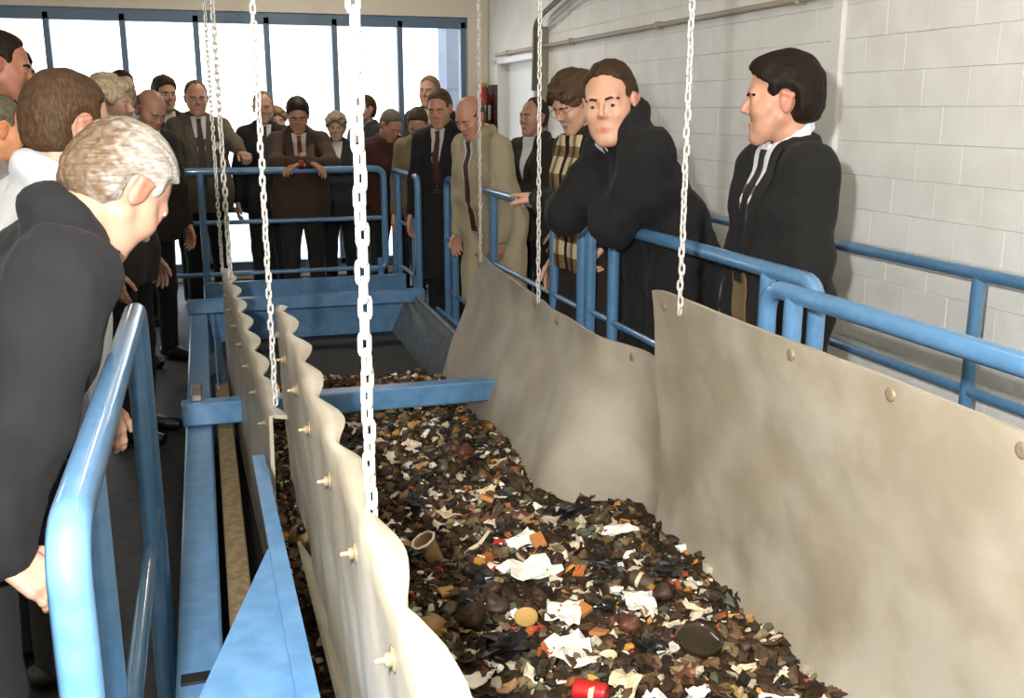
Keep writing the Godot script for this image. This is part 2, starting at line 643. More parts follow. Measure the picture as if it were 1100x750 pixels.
	for j in 2:
		var s := 1.0 if j == 0 else -1.0
		var how: Dictionary = c.get("left" if j == 0 else "right", {})
		var pose: String = how.get("pose", "relaxed")
		var hx: Vector3 = (wrists[j] - elbows[j]).normalized()
		if how.has("fingers"): hx = (back.basis * (how.fingers as Vector3)).normalized()
		var hy: Vector3 = Vector3(s, 0.0, 0.0) if not how.has("at") and not how.has("local") else Vector3.UP
		if how.has("back"): hy = back.basis * (how.back as Vector3)
		hy = (hy - hx * hx.dot(hy)).normalized()
		var hz := hx.cross(hy)
		var hh: Geo = hands[pose]
		skin.add(hh, Transform3D(Basis(hx, hy, hz * s), wrists[j]), s < 0)
		for p in hh.v: skin.c.append(tone)
	out.append(["body", skin, "skin"])
	# hair
	var style: String = c.get("hair", "short")
	if style != "none":
		var hf := Hair.new()
		hf.style = style
		hf.k = 0.02
		hf.noise = strands
		var th: float = {"short": 0.010, "bald": 0.007, "receding": 0.009, "combed": 0.014, "woman": 0.030, "full": 0.016}[style]
		if style == "combed": hf.style = "short"
		hf.th = th
		hf.ell(Vector3(0, 0.036, -0.016), Vector3(0.074 + th, 0.088 + th, 0.096 + th))
		hf.ell(Vector3(0, -0.01, -0.038), Vector3(0.066 + th * 0.8, 0.082, 0.070 + th * 0.9))
		if style == "full": hf.ell(Vector3(0, 0.088, 0.026), Vector3(0.060, 0.040, 0.056))
		hf.amp = {"woman": 0.014, "combed": 0.005, "full": 0.005}.get(style, 0.0035)
		hf.fs = Vector3(46, 46, 20) if style == "woman" else (Vector3(110, 50, 12) if style == "combed" else Vector3(70, 40, 22))
		var hgeo := Net.new().run(hf, (0.004 if style == "combed" else 0.0046) if near else 0.009)
		var h1: Color = c.get("hair_color", Color(0.06, 0.035, 0.02))
		var h2: Color = c.get("hair_back", h1)
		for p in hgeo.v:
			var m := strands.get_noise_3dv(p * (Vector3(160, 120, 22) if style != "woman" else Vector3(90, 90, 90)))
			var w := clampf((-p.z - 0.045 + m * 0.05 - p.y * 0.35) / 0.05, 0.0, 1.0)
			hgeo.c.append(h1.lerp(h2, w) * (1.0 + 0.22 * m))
		var placed := Geo.new()
		placed.add(hgeo, ht)
		out.append(["hair", placed, "hair"])
		# eyebrows
		for s in [-1.0, 1.0]:
			var path := [ht * Vector3(s * 0.013, 0.0205, 0.0885), ht * Vector3(s * 0.032, 0.0265, 0.0850), ht * Vector3(s * 0.051, 0.0190, 0.0715)]
			var eb := tube_geo(fillet(path, 0.016, 3), 0.0046, 6)
			for p in eb.v: eb.c.append(h1 * 0.8)
			out.append(["eyebrow", eb, "hair"])
	for s in [-1.0, 1.0]:
		var e := lathe_geo([Vector2(0.0001, -0.0118), Vector2(0.006, -0.0101), Vector2(0.0102, -0.0059), Vector2(0.0118, 0), Vector2(0.0102, 0.0059), Vector2(0.0052, 0.0106), Vector2(0.0048, 0.0108), Vector2(0.0001, 0.0121)], 12)
		for k in e.v.size(): e.c.append(Color(0.42, 0.39, 0.36) if k < 6 * 12 else Color(0.025, 0.018, 0.012))
		var look: float = c.get("look", 0.0)
		var et := ht * Transform3D(Basis(Vector3.UP, deg_to_rad(look)) * Basis(Vector3.RIGHT, deg_to_rad(90.0 + 4.0)), Vector3(s * 0.0315, 0.0020, 0.0715))
		var placed := Geo.new()
		placed.add(e, et)
		out.append(["eye", placed, "eye"])
	# front of the clothes
	var chest := Field.new()
	chest.k = coat.k; chest.prims = body_prims
	var v: float = c.get("vee", 1.20)
	var vw: float = c.get("vee_wide", 1.0)
	if c.get("shirt", null) != null:
		out.append(["shirt_front", rib_geo(chest, t, [Vector2(-0.055 * vw, 1.485), Vector2(-0.05 * vw, lerpf(1.485, v, 0.3)), Vector2(-0.002, v)], [Vector2(0.055 * vw, 1.485), Vector2(0.05 * vw, lerpf(1.485, v, 0.3)), Vector2(0.002, v)], 10 if near else 6, 6 if near else 4, 0.003, 0.004), "shirt"])
		var ring := Field.new()
		ring.k = 0.012
		var last := Vector3.ZERO
		for j in 13:
			var a := TAU * j / 12.0
			var q := t * Vector3(sin(a) * c.get("shirt_r", 0.061), c.get("shirt_lift", 0.0) + 1.494 - 0.034 * cos(a) + c.get("shirt_up", 0.0) * (1.0 - cos(a)), -0.022 + cos(a) * (0.003 + c.get("shirt_r", 0.061)))
			if j > 0:
				ring.cap(last, q, 0.0085)
				ring.cap(last - t.basis.y * 0.02, q - t.basis.y * 0.02, 0.010)
			last = q
		out.append(["shirt_collar", Net.new().run(ring, 0.007 if near else 0.011), "shirt"])
	if c.get("tie", null) != null:
		out.append(["tie", rib_geo(chest, t, [Vector2(-0.018, 1.468), Vector2(-0.014, 1.44), Vector2(-0.022, 1.33), Vector2(-0.030, v - 0.05)], [Vector2(0.018, 1.468), Vector2(0.014, 1.44), Vector2(0.022, 1.33), Vector2(0.030, v - 0.05)], 12 if near else 7, 3, 0.008, 0.007), "tie"])
	if c.get("vest", null) != null:
		out.append(["inner_vest", rib_geo(chest, t, [Vector2(-0.05, 1.38), Vector2(-0.055, 0.82)], [Vector2(0.05, 1.38), Vector2(0.055, 0.82)], 12, 4, 0.002, 0.004), "vest"])
	if c.get("lapel", true):
		for s in [-1.0, 1.0]:
			var inner := [Vector2(s * 0.056 * vw, 1.488), Vector2(s * 0.046 * vw, 1.40), Vector2(s * 0.004, v - 0.01)]
			var outer := [Vector2(s * 0.088 * vw, 1.478), Vector2(s * 0.112 * vw, 1.385), Vector2(s * 0.030, v - 0.02)]
			out.append(["lapel", rib_geo(chest, t, inner if s > 0 else outer, outer if s > 0 else inner, 12 if near else 7, 4 if near else 2, 0.007, 0.006), "coat"])
	if c.has("scarf"):
		for s in [-1.0, 1.0]:
			var a := [Vector2(s * 0.035, 1.475), Vector2(s * 0.03, 1.35), Vector2(s * 0.025, 1.05), Vector2(s * 0.03, 0.88)]
			var b := [Vector2(s * 0.105, 1.475), Vector2(s * 0.125, 1.35), Vector2(s * 0.125, 1.05), Vector2(s * 0.125, 0.88)]
			out.append(["scarf", rib_geo(chest, t, a if s > 0 else b, b if s > 0 else a, 16, 5, 0.012, 0.012), "scarf"])
	if c.has("badge"):
		out.append(["name_badge", rib_geo(chest, t, [Vector2(0.085, 1.30), Vector2(0.085, 1.25)], [Vector2(0.135, 1.30), Vector2(0.135, 1.25)], 2, 2, 0.008, 0.004), "badge"])
	if c.get("glasses", false):
		var gl := Geo.new()
		for s in [-1.0, 1.0]:
			var ring := []
			for j in 16:
				var a := TAU * j / 16.0
				ring.append(ht * Vector3(s * 0.033 + cos(a) * 0.024, 0.002 + sin(a) * 0.021, 0.098 - absf(cos(a) * 0.024 + s * 0.01 * s) * 0.15))
			gl.add(tube_geo(ring, 0.0015, 6, true))
			gl.add(tube_geo([ht * Vector3(s * 0.057, 0.006, 0.094), ht * Vector3(s * 0.080, 0.012, 0.03), ht * Vector3(s * 0.083, 0.008, -0.01)], 0.0014, 6))
		gl.add(tube_geo([ht * Vector3(-0.010, 0.006, 0.099), ht * Vector3(0.0, 0.010, 0.104), ht * Vector3(0.010, 0.006, 0.099)], 0.0014, 6))
		out.append(["glasses", gl, "metal"])
	for part in out: part[1].smooth()
	return out

# ------------------------------------------------------------------ materials
var mats := {}
var weave: NoiseTexture2D
var rough_bump: NoiseTexture2D
var dirt_tex := {}

func noise_tex(freq: float, normal: bool, strength := 2.0, sd := 1, octaves := 4, ramp: Gradient = null, side := 512) -> NoiseTexture2D:
	var t := NoiseTexture2D.new()
	var f := FastNoiseLite.new()
	f.seed = sd; f.frequency = freq; f.fractal_octaves = octaves
	t.noise = f; t.width = side; t.height = side; t.seamless = true
	t.as_normal_map = normal; t.bump_strength = strength
	if ramp: t.color_ramp = ramp
	return t

func flat(key: String, col: Color, rough := 0.6, metal := 0.0) -> StandardMaterial3D:
	if not mats.has(key):
		var m := StandardMaterial3D.new()
		m.albedo_color = col; m.roughness = rough; m.metallic = metal
		mats[key] = m
	return mats[key]

func mottled(key: String, a: Color, b: Color, freq: float, scale: float, rough: float, bump := 0.0, sd := 3) -> StandardMaterial3D:
	if not mats.has(key):
		var m := StandardMaterial3D.new()
		var g := Gradient.new()
		g.offsets = PackedFloat32Array([0.25, 0.75])
		g.colors = PackedColorArray([a, b])
		m.albedo_texture = noise_tex(freq, false, 1.0, sd, 5, g)
		m.uv1_triplanar = true; m.uv1_world_triplanar = true; m.uv1_scale = Vector3.ONE * scale
		m.roughness = rough
		if bump > 0.0:
			m.normal_enabled = true; m.normal_texture = rough_bump; m.normal_scale = bump
		mats[key] = m
	return mats[key]

func cloth(col: Color, rough := 0.9) -> StandardMaterial3D:
	var key := "cloth" + col.to_html() + str(rough)
	if not mats.has(key):
		var m := StandardMaterial3D.new()
		m.albedo_color = col; m.roughness = rough
		m.rim_enabled = true; m.rim = 0.25; m.rim_tint = 0.7
		m.normal_enabled = true; m.normal_texture = weave; m.normal_scale = 0.35
		m.uv1_triplanar = true; m.uv1_scale = Vector3.ONE * 3.0
		mats[key] = m
	return mats[key]

func painted(key: String, rough: float, spec := 0.5) -> StandardMaterial3D:
	# colour comes with the mesh
	if not mats.has(key):
		var m := StandardMaterial3D.new()
		m.vertex_color_use_as_albedo = true; m.roughness = rough; m.metallic_specular = spec
		mats[key] = m
	return mats[key]

# ------------------------------------------------------------------ scene kit
var taken := {}
func numbered(called: String) -> String:
	taken[called] = taken.get(called, -1) + 1
	return called if taken[called] == 0 else "%s_%03d" % [called, taken[called]]

func tag(o: Node, label: String, category: String, group := "", kind := "") -> Node:
	if label: o.set_meta("label", label)
	if category: o.set_meta("category", category)
	if group: o.set_meta("group", group)
	if kind: o.set_meta("kind", kind)
	return o

func thing(called: String, label: String, category: String, at := Vector3.ZERO, group := "") -> Node3D:
	var o := Node3D.new()
	o.name = numbered(called)
	add_child(o)
	o.position = at
	tag(o, label, category, group)
	return o

func put(called: String, g, m: Material, parent: Node = null, at := Transform3D()) -> MeshInstance3D:
	var o := MeshInstance3D.new()
	o.name = called if parent else numbered(called)
	o.mesh = g.mesh() if g is Geo else g
	o.material_override = m
	o.transform = at
	(parent if parent else self).add_child(o, true)
	return o

func struct(called: String, g, m: Material, parent: Node = null) -> MeshInstance3D:
	var o := put(called, g, m, parent)
	if not parent: o.set_meta("kind", "structure")
	return o

func shift(g: Geo, by: Vector3) -> Geo:
	for k in g.v.size(): g.v[k] += by
	return g

func local_box(lo: Vector3, hi: Vector3, base: Vector3, bevel := 0.004) -> Geo:
	return box_geo(lo - base, hi - base, bevel)

# ------------------------------------------------------------------ the place
const FLASH := Vector3(-0.19, 1.73, -0.04)

func _ready() -> void:
	# camera, sky, light, exposure
	var cam := Camera3D.new()
	cam.name = "camera"
	add_child(cam)
	cam.position = Vector3(0, 1.55, 0)
	cam.rotation_degrees = Vector3(-13.506, -17.027, 0)
	cam.fov = 38.628
	cam.near = 0.05
	cam.current = true
	var env := Environment.new()
	env.background_mode = Environment.BG_SKY
	var sky := Sky.new()
	var sm := ProceduralSkyMaterial.new()
	sm.sky_top_color = Color(0.86, 0.91, 0.97)
	sm.sky_horizon_color = Color(0.97, 0.97, 0.96)
	sm.ground_horizon_color = Color(0.93, 0.93, 0.91)
	sm.ground_bottom_color = Color(0.75, 0.74, 0.72)
	sm.energy_multiplier = 5.0
	sky.sky_material = sm
	env.sky = sky
	env.ambient_light_source = Environment.AMBIENT_SOURCE_DISABLED
	env.tonemap_mode = Environment.TONE_MAPPER_LINEAR
	env.tonemap_exposure = 1.0
	env.sdfgi_enabled = true; env.ssao_enabled = true; env.ssil_enabled = true
	var we := WorldEnvironment.new()
	we.name = "environment"
	we.environment = env
	add_child(we)
	# the photographer's flash gun, just above and left of the lens
	var fl := OmniLight3D.new()
	fl.name = "camera_flash"
	fl.position = FLASH
	fl.light_color = Color(1.0, 0.995, 0.985)
	fl.light_energy = 12.0
	fl.light_size = 0.03
	fl.omni_range = 30.0; fl.omni_attenuation = 2.0
	fl.shadow_enabled = true
	add_child(fl)
	weave = noise_tex(0.09, true, 3.0, 5, 3)
	rough_bump = noise_tex(0.03, true, 3.0, 9, 5)
	folds.seed = 4; folds.frequency = 0.5; folds.fractal_octaves = 3
	strands.seed = 8; strands.frequency = 0.5; strands.fractal_octaves = 2
	build_room()
	build_conveyor()
	build_railings()
	build_people()
	build_chains()
	build_refuse()

func lamp(at: Vector3, label: String, energy: float) -> void:
	var t := thing("ceiling_lamp", label, "lamp", at)
	put("housing", local_box(Vector3(-0.09, 0, -0.62), Vector3(0.09, 0.07, 0.62), Vector3.ZERO), flat("lamp_case", Color(0.85, 0.85, 0.83)), t)
	var gm := flat("tube_glow", Color(1, 1, 1))
	gm.emission_enabled = true; gm.emission = Color(1.0, 0.93, 0.80); gm.emission_energy_multiplier = 2.0
	put("fluorescent_tube", tube_geo([Vector3(0, -0.02, -0.58), Vector3(0, -0.02, 0.58)], 0.018), gm, t)
	var l := AreaLight3D.new()
	l.name = "ceiling_lamp_light"
	add_child(l, true)
	l.position = at + Vector3(0, -0.045, 0)
	l.rotation_degrees = Vector3(-90, 0, 0)
	l.area_size = Vector2(0.08, 1.16)
	l.light_color = Color(1.0, 0.95, 0.88)
	l.light_energy = energy
	l.area_range = 30.0
	l.shadow_enabled = true

func build_room() -> void:
	var white := mottled("wall_paint", Color(0.90, 0.895, 0.875), Color(0.93, 0.93, 0.915), 0.012, 0.5, 0.55, 0.12)
	var mortar := flat("mortar", Color(0.91, 0.905, 0.89), 0.8)
	var beige := flat("plaster", Color(0.84, 0.81, 0.75), 0.8)
	var dark_floor := mottled("floor_steel", Color(0.10, 0.10, 0.10), Color(0.16, 0.155, 0.15), 0.02, 0.8, 0.6, 0.3)
	var frame := flat("window_blue", Color(0.34, 0.43, 0.52), 0.45)
	# floors either side of the conveyor pit, shell
	struct("floor", box_geo(Vector3(-4.2, -0.2, -9.9), Vector3(3.0, 0.0, 3.2), 0.002), dark_floor)
	struct("ceiling", box_geo(Vector3(-4.2, 3.3, -9.9), Vector3(3.0, 3.5, 3.2), 0.002), beige)
	struct("wall_left", box_geo(Vector3(-4.2, 0, -9.9), Vector3(-4.0, 3.3, 3.2), 0.002), beige)
	struct("wall_back", box_geo(Vector3(-4.0, 0, 3.0), Vector3(2.7, 3.3, 3.2), 0.002), beige)
	# right wall: painted sand-lime bricks on a core, with a doorway near the far end
	var wall := struct("wall_right", box_geo(Vector3(2.705, 0, -7.98), Vector3(2.95, 3.3, 3.2), 0.002), mortar)
	var above := box_geo(Vector3(2.705, 2.0, -9.9), Vector3(2.95, 3.3, -7.98), 0.002)
	above.add(box_geo(Vector3(2.705, 0, -9.9), Vector3(2.95, 2.0, -9.27), 0.002))
	put("far_wall_end", above, white, wall)
	var bl := 0.25
	var bh := 0.142
	var brick := box_geo(Vector3(0, -bh / 2 + 0.0005, -bl / 2 + 0.0005), Vector3(0.02, bh / 2 - 0.0005, bl / 2 - 0.0005), 0.0012).mesh()
	var spots := []
	for row in 23:
		for col in 44:
			var z := 2.9 - col * bl - (bl / 2 if row % 2 else 0.0)
			if z < -7.86: continue
			spots.append(Vector3(2.692, row * bh + bh / 2, z))
	var eye := Vector3(0, 1.55, 0)
	var weight := func(p: Vector3) -> float:
		if p.z > -2.1 or p.y > 2.35 or p.y < 0.35: return 100.0 + p.distance_to(eye)
		return p.distance_to(eye)
	spots.sort_custom(func(a, b): return weight.call(a) < weight.call(b))
	var rng := RandomNumberGenerator.new()
	rng.seed = 21
	var rest := Geo.new()
	for k in spots.size():
		var p: Vector3 = spots[k] + Vector3(rng.randf_range(-0.0015, 0.0015), 0, 0)
		if k < 290: put("brick", brick, white, wall, Transform3D(Basis(), p))
		else: rest.add(box_geo(Vector3(0, -bh / 2 + 0.0005, -bl / 2 + 0.0005) + p, Vector3(0.02, bh / 2 - 0.0005, bl / 2 - 0.0005) + p, 0.0012))
	var o := put("brick_rows", rest, white, wall)
	o.set_meta("kind", "stuff")
	# doorway with a white leaf standing open and a narrow blue-framed light
	var glossy := flat("door_white", Color(0.93, 0.93, 0.92), 0.4)
	var door := struct("door_1", box_geo(Vector3(2.78, 0.0, -9.25), Vector3(2.82, 1.98, -8.45), 0.004), glossy)
	put("door_frame", box_geo(Vector3(2.68, 0.0, -8.02), Vector3(2.86, 2.0, -7.96), 0.004), glossy, door)
	put("door_frame", box_geo(Vector3(2.68, 0.0, -9.29), Vector3(2.86, 2.0, -9.24), 0.004), glossy, door)
	put("door_frame", box_geo(Vector3(2.68, 1.96, -9.29), Vector3(2.86, 2.02, -7.96), 0.004), glossy, door)
	put("side_panel", box_geo(Vector3(2.80, 0.0, -8.45), Vector3(2.83, 1.98, -8.02), 0.004), flat("door_grey", Color(0.70, 0.74, 0.80), 0.5), door)
	put("handle", tube_geo(fillet([Vector3(2.80, 1.70, -8.30), Vector3(2.765, 1.70, -8.30), Vector3(2.765, 1.45, -8.30), Vector3(2.80, 1.45, -8.30)], 0.02), 0.012), flat("handle_blue", Color(0.12, 0.28, 0.55), 0.4), door)
	struct("wall_recess", box_geo(Vector3(2.95, 0, -9.9), Vector3(3.0, 3.3, -7.9), 0.002), beige)
	# pillar, conduits and trim on the right wall
	var pipe_m := flat("conduit", Color(0.66, 0.62, 0.55), 0.5)
	struct("trim_1", box_geo(Vector3(2.63, 0, -7.92), Vector3(2.70, 2.19, -7.80), 0.006), flat("pier", Color(0.60, 0.57, 0.51), 0.7))
	var cd := thing("cable_conduit", "thin beige cable conduit running along upper right wall", "conduit", Vector3(2.66, 2.04, -7.6))
	put("pipe", tube_geo([Vector3(0, 0, -1.6), Vector3(0, 0, 4.2)], 0.016), pipe_m, cd)
	for z in [-1.2, 0.4, 1.9, 3.4]: put("clamp", box_geo(Vector3(-0.022, -0.022, z - 0.012), Vector3(0.035, 0.022, z + 0.012)), pipe_m, cd)
	var cd2 := thing("cable_conduit", "bundle of dark conduits bending over the pier at the top of the right wall", "conduit", Vector3(2.62, 2.2, -7.8))
	for k in 3:
		put("pipe", tube_geo(fillet([Vector3(-0.04 + k * 0.025, -0.5, -0.05), Vector3(-0.04 + k * 0.025, 0.02 + k * 0.03, -0.02), Vector3(-0.04 + k * 0.025, 0.16 + k * 0.03, 0.7), Vector3(-0.04 + k * 0.025, 0.2 + k * 0.03, 4.0)], 0.08), 0.013), flat("conduit_dark", Color(0.42, 0.39, 0.34), 0.5), cd2)
	struct("trim_2", box_geo(Vector3(2.672, 0, -3.96), Vector3(2.70, 3.3, -3.88), 0.006), white)
	# window wall
	var wz := -9.6
	var fw := struct("wall_far", box_geo(Vector3(2.5, 0, wz - 0.2), Vector3(2.7, 3.3, wz), 0.002), beige)
	put("lintel", box_geo(Vector3(-4.0, 2.40, wz - 0.2), Vector3(2.5, 3.3, wz), 0.002), beige, fw)
	put("sill_wall", box_geo(Vector3(-4.0, 0, wz - 0.2), Vector3(2.5, 0.06, wz), 0.002), beige, fw)
	var win := Node3D.new()
	win.name = "window_1"
	add_child(win)
	win.set_meta("kind", "structure")
	var xs := []
	for k in 11: xs.append(2.46 - 0.608 * k)
	put("head_rail", box_geo(Vector3(-4.0, 2.30, wz - 0.12), Vector3(2.5, 2.40, wz - 0.02)), frame, win)
	put("bottom_rail", box_geo(Vector3(-4.0, 0.06, wz - 0.12), Vector3(2.5, 0.16, wz - 0.02)), frame, win)
	put("transom", box_geo(Vector3(-4.0, 0.62, wz - 0.10), Vector3(2.5, 0.67, wz - 0.03)), frame, win)
	var pane := StandardMaterial3D.new()
	pane.albedo_color = Color(0.95, 0.98, 1.0, 0.06)
	pane.transparency = BaseMaterial3D.TRANSPARENCY_ALPHA
	pane.roughness = 0.02
	for k in xs.size():
		put("mullion", box_geo(Vector3(xs[k] - 0.025, 0.10, wz - 0.11), Vector3(xs[k] + 0.025, 2.36, wz - 0.02)), frame, win)
		if k < xs.size() - 1:
			put("pane", box_geo(Vector3(xs[k + 1] + 0.025, 0.67, wz - 0.07), Vector3(xs[k] - 0.025, 2.30, wz - 0.064), 0.001), pane, win)
			put("pane", box_geo(Vector3(xs[k + 1] + 0.025, 0.16, wz - 0.07), Vector3(xs[k] - 0.025, 0.62, wz - 0.064), 0.001), pane, win)
	# outside: pale yard and a pier of the next building
	struct("yard_ground", box_geo(Vector3(-40, -0.3, -70), Vector3(40, -0.2, -9.95), 0.002), flat("yard", Color(0.78, 0.77, 0.75), 0.9))
	var pier := thing("outside_pier", "grey exterior pier seen through the rightmost window pane", "pier", Vector3(2.62, -0.2, -10.6))
	put("shaft", box_geo(Vector3(-0.14, 0, -0.2), Vector3(0.25, 3.2, 0.2)), flat("pier_grey", Color(0.46, 0.51, 0.58), 0.8), pier)
	put("joint_band", box_geo(Vector3(-0.145, 1.95, -0.205), Vector3(0.255, 1.97, 0.205)), flat("pier_joint", Color(0.40, 0.45, 0.50), 0.8), pier)
	# fire extinguisher cabinet by the corner
	var fx := thing("fire_extinguisher", "red fire extinguisher with white label hung in the far right corner", "extinguisher", Vector3(2.60, 1.30, -9.40))
	var red := flat("extinguisher_red", Color(0.72, 0.10, 0.07), 0.4)
	put("cylinder", lathe_geo([Vector2(0.001, 0), Vector2(0.06, 0.005), Vector2(0.07, 0.03), Vector2(0.07, 0.33), Vector2(0.055, 0.39), Vector2(0.025, 0.42), Vector2(0.025, 0.45), Vector2(0.001, 0.452)], 18), red, fx)
	put("label_band", lathe_geo([Vector2(0.0712, 0.16), Vector2(0.0716, 0.161), Vector2(0.0716, 0.29), Vector2(0.0712, 0.291)], 18), flat("paper_white", Color(0.92, 0.91, 0.88), 0.7), fx)
	put("valve", box_geo(Vector3(-0.03, 0.45, -0.02), Vector3(0.03, 0.50, 0.02)), flat("brass", Color(0.75, 0.58, 0.25), 0.4, 0.6), fx)
	put("hose", tube_geo(fillet([Vector3(0, 0.46, 0.03), Vector3(0.0, 0.44, 0.11), Vector3(0, 0.1, 0.10)], 0.05), 0.012), flat("rubber_black", Color(0.04, 0.04, 0.04), 0.6), fx)
	put("backboard", box_geo(Vector3(0.075, -0.05, -0.12), Vector3(0.092, 0.48, 0.16)), flat("board_brown", Color(0.28, 0.14, 0.10), 0.6), fx)
	lamp(Vector3(0.9, 3.20, -7.9), "fluorescent ceiling lamp above the far end of the conveyor", 3.0)
	lamp(Vector3(0.9, 3.20, -3.2), "fluorescent ceiling lamp above the middle of the conveyor", 0.45)

# ------------------------------------------------------------------ conveyor
func bolt_geo(out: Vector3, flush: bool) -> Geo:
	# washer, hexagon head and threaded end pointing along out
	var g := Geo.new()
	if flush: g.add(lathe_geo([Vector2(0.0005, 0), Vector2(0.016, 0.0), Vector2(0.016, 0.002), Vector2(0.012, 0.0045), Vector2(0.006, 0.0055), Vector2(0.0005, 0.004)], 12))
	else: g.add(lathe_geo([Vector2(0.0005, 0), Vector2(0.016, 0.0), Vector2(0.016, 0.003), Vector2(0.0085, 0.0032), Vector2(0.0085, 0.010), Vector2(0.004, 0.0115), Vector2(0.0035, 0.022), Vector2(0.0005, 0.0225)], 10))
	var y := out.normalized()
	var x := y.cross(Vector3.FORWARD if absf(y.z) < 0.9 else Vector3.UP).normalized()
	var r := Geo.new()
	r.add(g, Transform3D(Basis(x, y, x.cross(y)), Vector3.ZERO))
	return r

func skirt(label: String, f: Callable, nu: int, nv: int, m: Material, bolts: Array, out: Vector3, long_bolt := 1.0, flush := false) -> void:
	var base: Vector3 = f.call(0.5, 0.0)
	var t := thing("rubber_skirt", label, "rubber skirt", base, "")
	var g := sheet_geo(f, nu, nv, 0.010)
	shift(g, -base)
	put("sheet", g, m, t)
	var bm := bolt_geo(out, flush).mesh()
	for b in bolts:
		var p: Vector3 = f.call(b.x, b.y)
		put("bolt", bm, flat("zinc", Color(0.62, 0.55, 0.44), 0.45, 0.5), t, Transform3D(Basis().scaled(Vector3.ONE * long_bolt), p - base + out.normalized() * 0.005))

